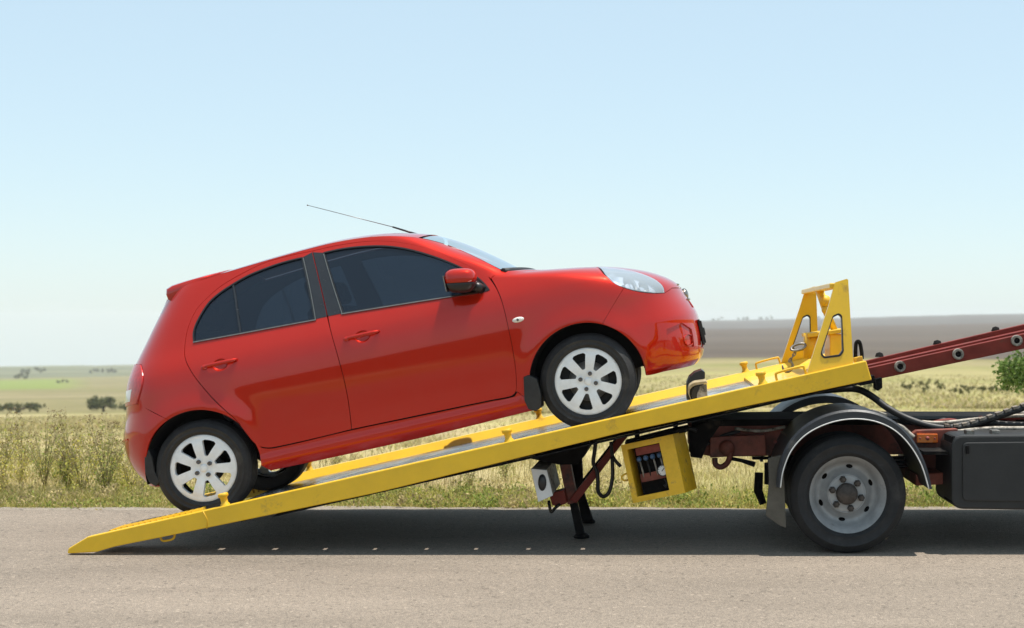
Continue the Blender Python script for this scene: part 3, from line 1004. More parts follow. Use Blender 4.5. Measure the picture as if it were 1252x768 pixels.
# ---- side rails: channel beams, the outer web leans out a little below
rail = [(82, 676.2), (83.5, 670.5), (107, 656.4), (1059, 441), (1066, 464.5), (760, 529), (460, 603), (205, 655.5), (140, 668.5), (118, 675), (84, 677)]
for y0, y1, s in ((YN, YN + 0.075, 1), (YF - 0.075, YF, -1)):
    m = MB().prism(poly_w(rail, 9.03), y0, y1)
    rl = tb(m, 'side_rail', M['yellow'], bed, 0.006)
    # weld seam where the rail was lengthened
    sx = MB().tube([rp(0.70, y0 - 0.001 if s > 0 else y1 + .001, 0.0), rp(0.715, y0 - .001 if s > 0 else y1 + .001, -0.06), rp(0.70, y0 - .001 if s > 0 else y1 + .001, -0.112)], 0.0028, 6)
    tb(sx, 'weld_seam', M['yellow_worn'], bed)
    fl = MB().box((2.9, (y0 + y1) / 2 + s * 0.03, -0.127), (3.6, 0.135, 0.006)).xform(to_ramp)
    tb(fl, 'bottom_flange', M['black_steel'], bed)
    # sloping inner side down to the deck
    ya, yb_ = (y1, y1 + 0.055) if s > 0 else (y0, y0 - 0.055)
    q = [(ya, -0.003), (yb_, DN - 0.004), (yb_, DN - 0.02), (ya, DN - 0.02)]
    V = [rp(u, y, n) for u in (0.28, 4.74) for y, n in q]
    tb(MB().add(V, [(0, 1, 2, 3), (7, 6, 5, 4)] + [(k, (k + 1) % 4 , 4 + (k + 1) % 4, 4 + k) for k in range(4)]), 'rail_slope', M['yellow'], bed)

# ---- tie-down bollards on the rails
bm_ = MB().lathe([(0, 0.088), (0.024, 0.088), (0.031, 0.083), (0.031, 0.068), (0.021, 0.060), (0.020, 0.030), (0.028, 0.020), (0.030, 0.0)], 16)
bm_.xform(lambda p: Vector((p.x * RC - p.z * RS, p.y, p.x * RS + p.z * RC)))
bme = bm_.mesh('tie_bollard', M['yellow_worn'])
for u in (0.826, 2.57, 4.13):
    for y in (YN + 0.04, YF - 0.04):
        link('tie_bollard', bme, bed, rp(u, y, -0.014) - TO)
# rod loops
lm = MB().tube(smooth_path([(-0.088, 0, -0.01), (-0.088, 0, 0.03), (-0.07, 0, 0.045), (0.07, 0, 0.05), (0.086, 0, 0.035), (0.09, 0, -0.01)], 5), 0.0075, 8)
lm.xform(lambda p: Vector((p.x * RC - p.z * RS, p.y, p.x * RS + p.z * RC)))
lme = lm.mesh('rod_loop', M['yellow_worn'])
for y in (YN + 0.04, YF - 0.04):
    link('rod_loop', lme, bed, rp(4.305, y, 0) - TO)
lp = MB().tube(smooth_path([rp(0.40, YN + .05, -.09), rp(.405, YN + .05, -.122), rp(.43, YN + .05, -.131), rp(.475, YN + .05, -.127), rp(.49, YN + .05, -.10)], 5), 0.007, 8)
tb(lp, 'rod_loop', M['yellow_worn'], bed)
# underside beams across the bed
for u in (0.9, 1.6, 2.3, 3.0, 3.7, 4.4):
    tb(MB().box((u, 10.13, -0.098), (0.06, 1.95, 0.05)).xform(to_ramp), 'cross_beam', M['black_steel'], bed)
for y in (9.75, 10.5):
    tb(MB().box((2.9, y, -0.145), (3.4, 0.09, 0.03)).xform(to_ramp), 'bed_runner', M['black_steel'], bed)

# ---- head board of two cut-out plates, beam, fairlead, hook
hp = [(985.6, 459.5), (1014, 374), (1022.5, 345), (1037, 340.5), (1038.5, 342), (1043.4, 444.5)]
hc = [(1019, 386), (1026.5, 382.5), (1030.5, 386), (1032, 430), (1027.5, 436), (1007, 438.5), (1003.5, 433.5), (1004.5, 428.5)]
for y0, y1, nm in ((YN + 0.012, YN + 0.05, 'near'), (YF - 0.05, YF - 0.012, 'far')):
    o_ = round_poly(poly_w(hp, 9.045), 0.008, 3); c_ = round_poly(poly_w(hc, 9.045), 0.022, 4)
    zb = min(p[1] for p in o_); sg = 1 if nm == 'near' else -1
    lean = lambda p: sg * 0.11 * (p[1] - zb)  # plates leaned inward so the near face catches more sun
    m = plate_mesh(o_, [c_], y0, y1, lean)
    hb = tb(m, 'headboard_plate', M['yellow'], bed)
    yl = [Vector((p[0], y, p[1])) for p in c_ for y in ((y0 + y1) / 2,)]
    e = MB()
    # rubber lip round the hand hole
    n_ = len(c_)
    cx = sum(p[0] for p in c_) / n_; cz = sum(p[1] for p in c_) / n_
    V = []; Fc = []
    for p in c_:
        ins = Vector((cx - p[0], cz - p[1])).normalized() * 0.012
        for (dx, dy) in ((0, y0 - 0.004), (ins.x, y0 - 0.004), (ins.x, y1 + 0.004), (0, y1 + 0.004)):
            V.append((p[0] + dx, dy + lean(p), p[1] + (0 if dx == 0 else ins.y)))
    for i in range(n_):
        j = (i + 1) % n_
        for k in range(4):
            k2 = (k + 1) % 4
            Fc.append((i * 4 + k, i * 4 + k2, j * 4 + k2, j * 4 + k))
    e.add(V, Fc, False)
    tb(e, 'rubber_lip', M['black_trim'], bed)
bx, bz = wpt(1019, 349, 9.045)
tb(MB().box((bx + 0.02, 10.13, bz - 0.0), (0.065, 1.98, 0.032)), 'top_beam', M['yellow'], bed, 0.006)
# fairlead bracket in the middle
x0, z0 = wpt(984, 410, 10.1); x1, z1 = wpt(1030, 404, 10.1)
m = MB().box(((x0 + x1) / 2, 10.13, (z0 + z1) / 2), (x1 - x0, 0.42, 0.026), Matrix.Rotation(-RA * .6, 3, 'Y'))
tb(m, 'fairlead_plate', M['yellow_worn'], bed, 0.004)
x0, z0 = wpt(990, 420, 10.1)
tb(MB().lathe([(0.0, -0.10), (0.055, -0.10), (0.055, 0.07), (0.0, 0.07)], 20, c=(x0 + 0.01, 10.06, z0)), 'fairlead_roller', M['yellow_worn'], bed)
x0, z0 = wpt(1012, 438, 10.1); x1, z1 = wpt(1033, 408, 10.1)
tb(MB().box(((x0 + x1) / 2, 10.13, (z0 + z1) / 2), (x1 - x0, 0.34, z1 - z0)), 'winch_housing', M['yellow'], bed, 0.01)
st = MB().tube([w3(1001, 352, 10.1), w3(1010, 380, 10.1), w3(1021, 405, 10.1)], [0.03, 0.026, 0.022], 10)
tb(st, 'strut', M['yellow'], bed)
bl = MB().sphere(w3(1009, 368, 10.06), 0.04).sphere(w3(1009.5, 379, 10.06), 0.028)
tb(bl, 'strut_joint', M['yellow_worn'], bed)
# ring, chain, hook
rg = []
c = w3(976, 424.5, 9.95)
for k in range(20):
    a = 2 * math.pi * k / 20
    rg.append(c + Vector((0.048 * math.cos(a), 0.012 * math.sin(a), 0.020 * math.sin(a) + 0.012 * math.cos(a))))
tb(MB().tube(rg, 0.0085, 8, closed=True), 'hook_ring', M['steel'], bed)
for k in range(4):
    c = w3(973.5 - 2.4 * k, 429.5 + 3.6 * k, 9.95)
    lk = []
    for q in range(12):
        a = 2 * math.pi * q / 12
        v = Vector((0.008 * math.cos(a), 0, 0.017 * math.sin(a))) if k % 2 else Vector((0, 0.008 * math.cos(a), 0.017 * math.sin(a)))
        lk.append(c + Matrix.Rotation(math.radians(32), 3, 'Y') @ v)
    tb(MB().tube(lk, 0.004, 6, closed=True), 'chain_link', M['steel'], bed)
hk = smooth_path([w3(965.5, 441, 9.95), w3(968.5, 445, 9.95), w3(969, 449, 9.95), w3(966, 453.5, 9.95), w3(961, 454.5, 9.95), w3(957.5, 451, 9.95), w3(956.5, 446, 9.95)], 4)
tb(MB().tube(hk, [0.009] * (len(hk) - 6) + [0.008, .0075, .007, .006, .005, .003], 8), 'tow_hook', M['steel'], bed)
# catch at the rear of the head board
ct = smooth_path([w3(1046, 437, 9.3), w3(1046.5, 421, 9.3), w3(1049, 417.5, 9.3), w3(1051.5, 420, 9.3), w3(1053.5, 431, 9.3), w3(1054, 439, 9.3)], 4)
tb(MB().tube(ct, 0.012, 8), 'safety_catch', M['black_steel'], bed)
x0, z0 = wpt(1049, 440, 9.3)
tb(MB().box((x0, 9.3, z0), (0.055, 0.06, 0.04), Matrix.Rotation(-RA, 3, 'Y')), 'catch_block', M['yellow_worn'], bed, 0.005)

# ---- oxide red tilting frame running forward from the bed
def beam(pts, y0, y1, D, name, m, parent=None, bevel=0.004):
    return tb(MB().prism(poly_w(pts, D), y0, y1), name, m, parent, bevel)
def ext(p, q, px):  # extend line p-q to a column
    return (px, p[1] + (q[1] - p[1]) * (px - p[0]) / (q[0] - p[0]))
RR = 1425
a, b, c, d_ = (1048, 453), (1252, 408), (1048, 469), (1252, 426.4)
tf = beam([a, ext(a, b, RR), ext(c, d_, RR), c], 9.72, 9.80, 9.72, 'tilt_frame', M['red_steel'])
beam([(1056, 449), ext((1056, 449), (1252, 405.5), RR), ext((1056, 452), (1252, 408.5), RR), (1056, 452)], 9.80, 9.96, 9.72, 'frame_tray', M['red_steel'], tf, 0)
beam([(1056, 444.5), ext((1056, 444.5), (1252, 399.2), RR), ext((1056, 466), (1252, 423), RR), (1056, 466)], 9.965, 10.03, 9.72, 'frame_web', M['red_steel'], tf)
beam([a, ext(a, b, RR), ext(c, d_, RR), c], 10.46, 10.54, 9.72, 'tilt_beam', M['red_steel'], tf)
for px, py in ((1100, 448), (1171, 433), (1242.5, 416.5), (1316, 401)):
    x, z = wpt(px, py, 9.72)
    tb(MB().lathe([(0.019, 0.022), (0.035, 0.03), (0.036, 0.012), (0.036, -0.002)], 20, 'y', (x, 9.72, z)), 'roller', M['dirty_metal'], tf)
    tb(MB().lathe([(0.0, 0.014), (0.020, 0.014), (0.02, 0.0)], 14, 'y', (x, 9.72, z)), 'roller_pin', M['black_steel'], tf)
    x, z = wpt(px - 24, py - 11.5, 9.97)
    tb(MB().lathe([(0.0, 0.02), (0.022, 0.012), (0.03, -0.012)], 12, 'z', (x, 10.0, z + 0.012)), 'roller_cap', M['black_steel'], tf)
beam([(1046, 462), (1066, 458), (1068, 467), (1049, 471)], 9.60, 10.6, 9.72, 'hinge_bar', M['black_steel'], tf)
beam([(1069, 463), (1078, 461), (1078.5, 474), (1073, 478), (1069, 475)], 9.70, 9.78, 9.72, 'hinge_lug', M['black_steel'], tf)

# ---- chassis
ch = beam([(842, 520), (RR, 516), (RR, 552), (1000, 556), (872, 558), (842, 552)], 9.76, 9.84, 9.80, 'chassis', M['chassis'])
beam([(842, 520), (RR, 516), (RR, 552), (1000, 556), (872, 558), (842, 552)], 10.42, 10.50, 9.80, 'chassis_beam', M['chassis'], ch)
beam([(846, 513), (1000, 511.5), (RR, 512), (RR, 518), (1000, 519), (846, 521)], 9.73, 10.53, 9.78, 'subframe', M['black_steel'], ch, 0)
for px in (856, 980, 1150, 1290):
    beam([(px, 522), (px + 14, 522), (px + 14, 553), (px, 553)], 9.84, 10.42, 9.82, 'cross_member', M['chassis'], ch)
# splayed bracket, painted black for shade on the chassis; spring hanger behind the wheel
beam([(842, 524), (868, 514), (884, 514), (866, 540), (858, 560), (844, 558)], 9.66, 9.755, 9.70, 'corner_bracket', M['black_steel'], ch)
beam([(868, 534), (935, 531), (936, 556), (905, 557), (868, 559)], 9.66, 9.755, 9.70, 'spring_hanger', M['chassis'], ch)
x, z = wpt(889, 548, 9.62)
tb(MB().lathe([(0.0, 0.03), (0.042, 0.03), (0.05, 0.0), (0.05, -0.06)], 20, 'y', (x, 9.64, z)), 'shackle', M['chassis'], ch)
hk = smooth_path([w3(894, 553, 9.62), w3(890, 565, 9.62), w3(882, 571, 9.62), w3(875, 568, 9.62), w3(874, 560, 9.62)], 4)
tb(MB().tube(hk, 0.018, 8), 'towing_eye', M['chassis'], ch)
tb(MB().tube([w3(890, 560, 9.62), w3(906, 563, 9.62), w3(923, 568, 9.62)], [0.012, 0.012, 0.018], 8), 'brake_rod', M['black_steel'], ch)
for px in (905, 918, 929):
    x, z = wpt(px, 540, 9.66)
    tb(MB().lathe([(0, 0.008), (0.011, 0.008), (0.012, 0)], 6, 'y', (x, 9.66, z), False), 'frame_bolt', M['chassis'], ch)
# leaf spring pack and axle by the wheel
for k in range(4):
    w_ = 0.62 - 0.11 * k
    x, z = wpt(1037, 566 + 5 * k, 9.8)
    tb(MB().box((x, 9.82, z + 0.03), (w_ * 2, 0.07, 0.016)), 'spring_leaf', M['black_steel'], ch)
ax_x, ax_z = wpt(1037, 608, 9.08)
tb(MB().tube([(ax_x, 9.3, ax_z), (ax_x, 10.95, ax_z)], 0.065, 14), 'rear_axle', M['black_steel'])
tb(MB().sphere((ax_x, 10.13, ax_z), (0.16, 0.14, 0.16)), 'differential', M['black_steel'])
beam([(1108, 556), (1170, 549), (1170, 563), (1108, 566)], 9.66, 9.75, 9.7, 'chassis_bracket', M['chassis'], ch)
beam([(1122, 546), (1170, 546), (1170, 576), (1122, 570)], 9.60, 9.72, 9.65, 'tank_bracket', M['chassis'], ch)
beam([(1118, 579), (1172, 576), (1172, 590), (1118, 593)], 9.35, 10.6, 9.4, 'lower_cross_tube', M['chassis'], ch)
beam([(1112, 532), (1120, 526), (1170, 524), (1170, 548), (1112, 552)], 9.42, 9.50, 9.45, 'marker_bracket', M['chassis'], ch)
# amber side marker
am = beam([(1121, 530.5), (1146.5, 530.5), (1146.5, 541.5), (1121, 541.5)], 9.385, 9.42, 9.39, 'side_marker', M['amber'], None, 0.004)
for px, r in ((1125, 0.006), (1134, 0.013), (1143, 0.006)):
    x, z = wpt(px, 536, 9.385)
    tb(MB().lathe([(0, 0.004), (r, 0.003), (r, 0)], 12, 'y', (x, 9.386, z)), 'marker_stud', M['label_red'], am)
# number plate lamp / grey cable on the guard
tb(MB().tube(smooth_path([w3(1095, 520, 9.35), w3(1103, 523, 9.35), w3(1112, 531, 9.35), w3(1117, 535, 9.35)], 4), 0.016, 8), 'cable_sleeve', M['dirty_metal'], ch)
tb(MB().box(w3(1075, 505, 9.6), (0.10, 0.06, 0.02), Matrix.Rotation(.3, 3, 'Y')), 'valve_cover', M['dirty_metal'], ch, 0.004)

# hose duct arching over the mudguard and the link chain lying on the chassis
hpth = smooth_path([w3(940, 487, 9.9), w3(985, 480, 9.9), w3(1013, 477, 9.85), w3(1045, 475.6, 9.8), w3(1063.5, 483, 9.75), w3(1085.5, 499, 9.7), w3(1110, 512, 9.62), w3(1142, 522, 9.58), w3(1173, 523.5, 9.56), w3(1204, 514.5, 9.56), w3(1236, 503.5, 9.56), w3(1252, 498, 9.56), w3(1310, 474, 9.56), w3(RR, 462, 9.56)], 8)
tb(MB().tube(hpth, 0.022, 10), 'hose_duct', M['hose'])
lk = MB().box((0, 0, 0), (0.030, 0.075, 0.016))
bmx = lk.mesh('duct_link', M['link'])
cp = [p for p in hpth if p.x > wpt(1143, 520, 9.56)[0]]
acc = 0; last = cp[0]; nlk = 0
for p, q in zip(cp[:-1], cp[1:]):
    seg = (q - p).length
    t = 0
    while acc + (seg - t) >= 0.056:
        t += 0.056 - acc; acc = 0
        pos = p.lerp(q, t / seg)
        o = link('duct_link', bmx, truck, pos + Vector((0, -0.012, 0.021)) - TO)
        dv = q - p
        o.rotation_euler = (0, -math.atan2(dv.z, dv.x), 0); nlk += 1
    acc += seg - t
tb(MB().tube(smooth_path([w3(1150, 531, 9.5), w3(1180, 527, 9.5), w3(1215, 524, 9.5), w3(1252, 524, 9.5), w3(RR, 522, 9.5)], 5), 0.015, 8), 'steel_braid_hose', M['dirty_metal'])
tb(MB().tube(smooth_path([w3(1160, 523, 9.56), w3(1185, 518, 9.6), w3(1215, 517, 9.6), w3(1252, 519, 9.6), w3(RR, 520, 9.6)], 5), 0.02, 8), 'rubber_hose', M['hose'])
for px, py, s in ((1185, 514, .022), (1199, 511, .02), (1249, 505, .03)):
    tb(MB().sphere(w3(px, py, 9.75), (s, s * 1.4, s * .8), 10, 6), 'pipe_union', M['dirty_metal'] if px == 1249 else M['red_steel'], ch)

# pipework and small fittings above the box and behind the wheel
for k, (pts, r, m_) in enumerate([
        ([(1118, 515), (1150, 517), (1200, 512), (1252, 508), (RR, 505)], .012, 'dirty_metal'),
        ([(1125, 521), (1160, 514), (1188, 519), (1230, 511), (RR, 512)], .014, 'red_steel'),
        ([(1140, 528), (1146, 516), (1156, 513), (1163, 522), (1160, 531)], .010, 'hose'),
        ([(1112, 560), (1130, 566), (1152, 562), (1164, 570)], .012, 'hose'),
        ([(898, 524), (930, 527), (960, 522)], .010, 'dirty_metal'),
        ([(852, 544), (872, 541), (884, 533), (905, 527)], .012, 'hose')]):
    P_ = smooth_path([w3(px, py, 9.60 + .02 * k) for px, py in pts], 5)
    tb(MB().tube(P_, r, 8), 'air_pipe', M[m_])
for px, py, w_, h_, m_ in ((1172, 520, .05, .05, 'red_steel'), (1206, 522, .07, .04, 'chassis'), (1236, 514, .05, .06, 'red_steel'), (1262, 516, .08, .06, 'chassis'), (1152, 540, .06, .05, 'chassis'), (1140, 565, .05, .07, 'red_steel')):
    tb(MB().box(w3(px, py, 9.66), (w_, .06, h_)), 'frame_bracket', M[m_], ch, 0.005)
for px, py in ((1126, 552), (1138, 552), (1150, 552), (1126, 562), (960, 540), (948, 540)):
    x, z = wpt(px, py, 9.6)
    tb(MB().lathe([(0, 0.012), (0.011, 0.012), (0.013, 0)], 6, 'y', (x, 9.598, z), False), 'frame_bolt', M['chassis'], ch)
# ---- grey storage box at the right
tk = round_poly([(1163.5, 534), (RR, 531), (RR, 626), (1178, 622), (1164, 606)], 0.06, 5)
tkw = round_poly(poly_w([(1163.5, 532.5), (RR, 530.5), (RR, 625.5), (1163.5, 622.5)], 9.06), 0.075, 6)
box = tb(MB().prism(tkw, 9.06, 9.62), 'storage_box', M['tank'], None, 0.012)
lid = round_poly(poly_w([(1176.5, 541), (RR - 6, 538.5), (RR - 6, 615.5), (1176.5, 612.5)], 9.06), 0.035, 5)
tb(MB().prism(lid, 9.047, 9.07), 'lid', M['tank'], box, 0.006)
tb(MB().box(w3(1183, 550, 9.04), (0.02, 0.02, 0.05)), 'latch', M['black_steel'], box, 0.004)
for px in (1185, 1216, 1300):
    tb(MB().box(w3(px, 528.5, 9.2), (0.05, 0.08, 0.03)), 'box_hinge', M['steel'], box, 0.004)
tb(MB().box(w3(1161, 572, 9.2), (0.02, 0.25, 0.40)), 'box_bracket', M['black_steel'], box)

# unseen far box and plates, added to keep sun out of the truck's shadow
fbx = tb(MB().prism(tkw, 10.64, 11.20), 'storage_box', M['tank'], None, 0.012)
x0 = wpt(1168, 560, 9.7)[0]; x1 = wpt(RR, 560, 9.7)[0]
tb(MB().box(((x0 + x1) / 2, 10.13, 0.60), (x1 - x0, 1.02, 0.02)), 'light_block_floor', M['black_steel'], ch)
x0 = wpt(1110, 560, 9.7)[0]; x1 = wpt(1168, 560, 9.7)[0]
tb(MB().box(((x0 + x1) / 2, 10.13, 0.60), (x1 - x0 - .01, 2.0, 0.02)), 'light_block_strip', M['black_steel'], ch)
# ---- truck wheels
def truck_tyre():
    R_ = 0.352
    p = [(0.232, 0.0), (0.236, 0.012), (0.250, 0.024), (0.252, 0.028), (0.257, 0.028), (0.259, 0.026), (0.275, 0.034), (0.30, 0.036), (0.303, 0.040), (0.308, 0.040), (0.311, 0.034), (0.325, 0.026), (0.336, 0.016), (R_ - 0.003, 0.004)]
    for k in range(4):
        y = -0.012 - 0.042 * k
        p += [(R_, y), (R_, y - 0.030), (R_ - 0.010, y - 0.032), (R_ - 0.010, y - 0.040)]
    p += [(R_ - 0.006, -0.188), (0.30, -0.205), (0.232, -0.195)]
    return MB().lathe(p, 72, 'y')
def oval(cx, cz, rx, rz, rot, n=14):
    return [(cx + rx * math.cos(t) * math.cos(rot) - rz * math.sin(t) * math.sin(rot), cz + rx * math.cos(t) * math.sin(rot) + rz * math.sin(t) * math.cos(rot)) for t in [2 * math.pi * k / n for k in range(n)]]
tym = truck_tyre().mesh('tyre', M['truck_rubber'])
def circ(r, n): return [(r * math.cos(2 * math.pi * k / n), r * math.sin(2 * math.pi * k / n)) for k in range(n)]
def dish(p):
    r = math.hypot(p[0], p[1])
    return float(np.interp(r, [0, 0.055, 0.113, 0.117, 0.123, 0.160, 0.182, 0.197, 0.203, 0.213, 0.217, 0.226, 0.232], [0.055, 0.055, 0.056, 0.062, 0.086, 0.118, 0.112, 0.085, 0.034, 0.028, 0.010, 0.000, -0.008]))
holes = [oval(0.163 * math.cos(a), 0.163 * math.sin(a), 0.012, 0.021, a) for a in [math.radians(82 + 60 * k) for k in range(6)]]
loops = [circ(0.232, 72)] + holes
P, T = cdt(loops, 0.011)
V = [(p[0], dish(p), p[1]) for p in P]
rm = MB(); rm.add(V, [tuple(int(i) for i in t) for t in T], True)
rim_me = rm.mesh('rim', M['rim_grey'])
back_me = MB().lathe([(0.0, -0.14), (0.228, -0.14), (0.228, -0.02)], 40, 'y').mesh('wheel_well', M['black_steel'])
hub_me = MB().lathe([(0, -0.005), (0.036, -0.006), (0.040, -0.010), (0.050, -0.011), (0.062, -0.022), (0.066, -0.04), (0.066, -0.062)], 28, 'y').mesh('hub', M['hub'])
nut_me = MB().lathe([(0, 0.034), (0.014, 0.034), (0.020, 0.026), (0.022, 0.0)], 6, 'y', smooth=False).mesh('wheel_nut', M['hub'])
step_me = MB().tube([(0.114 * math.cos(t), 0.0, 0.114 * math.sin(t)) for t in [2 * math.pi * k / 48 for k in range(48)]], 0.0035, 6, closed=True).mesh('rim_step', M['rim_grey'])
def truck_wheel(y, sgn):
    w = link('wheel', tym, truck, Vector((ax_x, y, ax_z + 0.0005)) - TO)
    if sgn < 0: w.rotation_euler = (0, 0, math.pi)
    w.rotation_euler.y = 0
    link('rim', rim_me, w)
    link('wheel_well', back_me, w, (0, 0.0, 0))
    link('hub', hub_me, w, (0, 0, 0))
    link('rim_step', step_me, w, (0, 0.057, 0))
    for k in range(6):
        a = math.radians(105 + 60 * k)
        link('wheel_nut', nut_me, w, (0.090 * math.cos(a), 0.057, 0.090 * math.sin(a)))
    return w
ax_z = 0.352
truck_wheel(9.10, 1)
link('inner_tyre', tym, truck, Vector((ax_x, 9.36, ax_z)) - TO)
truck_wheel(11.16, -1)
link('inner_tyre', tym, truck, Vector((ax_x, 10.70, ax_z)) - TO)

# ---- mudguards: curved sheet with a lip and white edging
def guard(yn, yf, front):
    pts = smooth_path([Vector((x, 0, z)) for x, z in [wpt(px, py, 9.05) for px, py in ((954, 595), (957, 575), (966, 552), (981, 534), (1000, 522), (1022, 514.5), (1046, 512), (1070, 515.5), (1092, 526), (1110, 544), (1124, 568), (1133, 597))]], 5)
    n_ = len(pts)
    cx, cz = wpt(1043, 600, 9.05)
    lip = []
    for i, p in enumerate(pts):
        o = Vector((p.x - cx, 0, p.z - cz)).normalized()
        lip.append(p + o * (0.014 + 0.032 * math.sin(math.pi * i / (n_ - 1)) ** 1.5))
    V = []; Fc = []
    s = -1 if front else 1
    y_out = yn if front else yf; y_in = yf if front else yn
    for p, l in zip(pts, lip):
        o = (l - p).normalized()
        V += [(p.x, y_out, p.z), (l.x, y_out, l.z), ((l + o * .012).x, y_out - s * 0.015, (l + o * .012).z), ((l + o * .012).x, y_in, (l + o * .012).z), ((p + o * .006).x, y_in, (p + o * .006).z), ((p + o * .006).x, y_out - s * .02, (p + o * .006).z)]
    for i in range(n_ - 1):
        for k in range(6):
            k2 = (k + 1) % 6
            Fc.append((i * 6 + k, i * 6 + k2, (i + 1) * 6 + k2, (i + 1) * 6 + k))
    Fc += [tuple(range(6)), tuple(range((n_ - 1) * 6 + 5, (n_ - 1) * 6 - 1, -1))]
    m = MB(); m.add(V, Fc, False)
    gd = tb(m, 'mudguard', M['guard'])
    e = MB().tube([Vector((p.x, y_out + s * 0.003, p.z)) + (l - p).normalized() * 0.003 for p, l in zip(pts, lip)], 0.004, 6)
    tb(e, 'white_edging', M['white_edge'], gd)
    return gd
guard(8.99, 9.70, True)  # inner edge widened out of view to stop sun leaking past the wheel
guard(10.64, 11.27, False)
# mud flap hanging behind the near wheel, and air bottles
fp = [(939, 560), (957, 556), (961, 645), (953, 642), (936, 630), (940, 588)]
tb(MB().prism(poly_w(fp, 9.08), 9.06, 9.08).xform(lambda p: Vector((p.x, p.y + (p.z < .25) * 0.0, p.z))), 'mud_flap', M['flap'], None, 0.004)
tb(MB().prism(poly_w([(941, 588), (954, 597), (961, 645), (939, 632)], 9.5), 9.5, 9.52), 'mud_flap', M['flap'], None)
tb(MB().tube([w3(928, 578, 9.75), w3(927, 600, 9.75), w3(933, 616, 9.75)], [0.028, 0.03, 0.024], 10), 'brake_chamber', M['black_steel'])
tb(MB().tube([w3(944, 566, 9.7), w3(944, 592, 9.7)], 0.05, 12), 'air_bottle', M['black_steel'])
tb(MB().tube([w3(955, 528, 9.4), w3(973, 540, 9.2)], 0.006, 6), 'guard_stay', M['steel'])

# ---- stabiliser legs at the tail of the chassis
lg = beam([(683, 563), (696.5, 563), (706.5, 614), (694, 617)], 9.68, 9.78, 9.68, 'stabiliser_leg', M['chassis'])
beam([(695.5, 612), (705, 612), (715, 655), (704.5, 655)], 9.70, 9.76, 9.70, 'leg_foot', M['black_steel'], lg)
x, z = wpt(711, 654, 9.73)
tb(MB().lathe([(0, 0.035), (0.03, 0.03), (0.05, 0.012), (0.05, 0.0)], 16, 'z', (x, 9.73, 0.004)), 'foot_pad', M['black_steel'], lg)
lg2 = beam([(698, 560), (711, 560), (713, 604), (703, 606)], 10.40, 10.50, 10.40, 'stabiliser_leg', M['black_steel'])  # far leg painted black for the shadow it stands in
beam([(704, 602), (713, 600), (725, 636), (712, 639)], 10.42, 10.48, 10.42, 'leg_foot', M['black_steel'], lg2)
x, z = wpt(719, 640, 10.45)
tb(MB().lathe([(0, 0.035), (0.03, 0.03), (0.05, 0.012), (0.05, 0.0)], 16, 'z', (x, 10.45, 0.004)), 'foot_pad', M['black_steel'], lg2)
beam([(696, 611), (755, 536), (768, 533), (705, 615)], 9.66, 9.73, 9.68, 'diagonal_brace', M['red_steel'], lg)
beam([(703, 598), (752, 536), (762, 536), (712, 604)], 10.42, 10.48, 10.42, 'diagonal_brace', M['black_steel'], lg2)  # black for shade, like the far leg
beam([(650, 560), (722, 543), (716, 556), (706, 567), (684, 567)], 9.62, 10.55, 9.68, 'leg_bracket', M['black_steel'], lg)
beam([(672, 603), (690, 598), (694, 614), (684, 618), (676, 617)], 9.55, 9.70, 9.6, 'lower_bracket', M['red_steel'], lg)
hk = smooth_path([w3(671, 612, 9.5), w3(672, 620, 9.5), w3(674, 626, 9.5), w3(679, 621, 9.5), w3(684, 617, 9.55)], 4)
tb(MB().tube(hk, 0.010, 7), 'lamp_hook', M['black_steel'], lg)
# white lamp box
lb = MB()
f = [wpt(649, 573, 9.32), wpt(668.5, 575, 9.32), wpt(676, 606, 9.32), wpt(658, 614, 9.32)]
m = MB().prism(f, 9.32, 9.34)
lbx = tb(m, 'lamp_box', M['white_box'], None, 0.003)
fb = [(p[0] + (0.004 if i in (0, 3) else -0.004), p[1]) for i, p in enumerate(f)]
tb(MB().prism(fb, 9.34, 10.0), 'lamp_housing', M['dirty_metal'], lbx)
cx, cz = wpt(663, 590, 9.32)
m = MB().sphere((cx, 9.32, cz), (0.026, 0.018, 0.052), 18, 10)
tb(m, 'lamp_glass', M['blue_knob'] if False else M['black_trim'], lbx)
# yellow valve box
YAW = Matrix.Rotation(math.radians(-17), 3, 'Z') @ Matrix.Rotation(-RA, 3, 'Y')
bc = w3(806, 571, 9.30)
def yb(p): return bc + YAW @ Vector(p)
W2, H2 = 0.170, 0.180
fo = [(-W2, -H2), (W2, -H2), (W2, H2), (-W2, H2)]
hh = [(-W2 + 0.034, -H2 + 0.034), (W2 - 0.095, -H2 + 0.034), (W2 - 0.095, H2 - 0.034), (-W2 + 0.034, H2 - 0.034)]
m = plate_mesh(fo, [hh[::-1]], -0.13, -0.11); m.xform(yb)
vb = tb(m, 'valve_box', M['yellow_worn'])
m = MB().box((0, 0.12, 0), (2 * W2, 0.012, 2 * H2)).box((W2 - 0.006, 0.005, 0), (0.012, 0.228, 2 * H2)).box((-W2 + 0.006, 0.005, 0), (0.012, 0.228, 2 * H2)).box((0, 0.005, H2 - 0.006), (2 * W2 - 0.03, 0.228, 0.012)).box((0, 0.005, -H2 + 0.006), (2 * W2 - 0.03, 0.228, 0.012))
m.xform(yb); tb(m, 'box_body', M['yellow_worn'], vb)
m = MB().box((-0.03, 0.0, 0.0), (2 * W2 - 0.13, 0.01, 2 * H2 - 0.06)).xform(yb); tb(m, 'back_board', M['black_steel'], vb)
m = MB().box((-0.03, -0.03, 0.118), (0.17, 0.02, 0.045)).xform(yb); tb(m, 'sign_strip', M['label_red'], vb)
m = MB().box((-0.03, -0.02, -0.045), (0.17, 0.06, 0.05)).xform(yb); tb(m, 'valve_block', M['chassis'], vb)
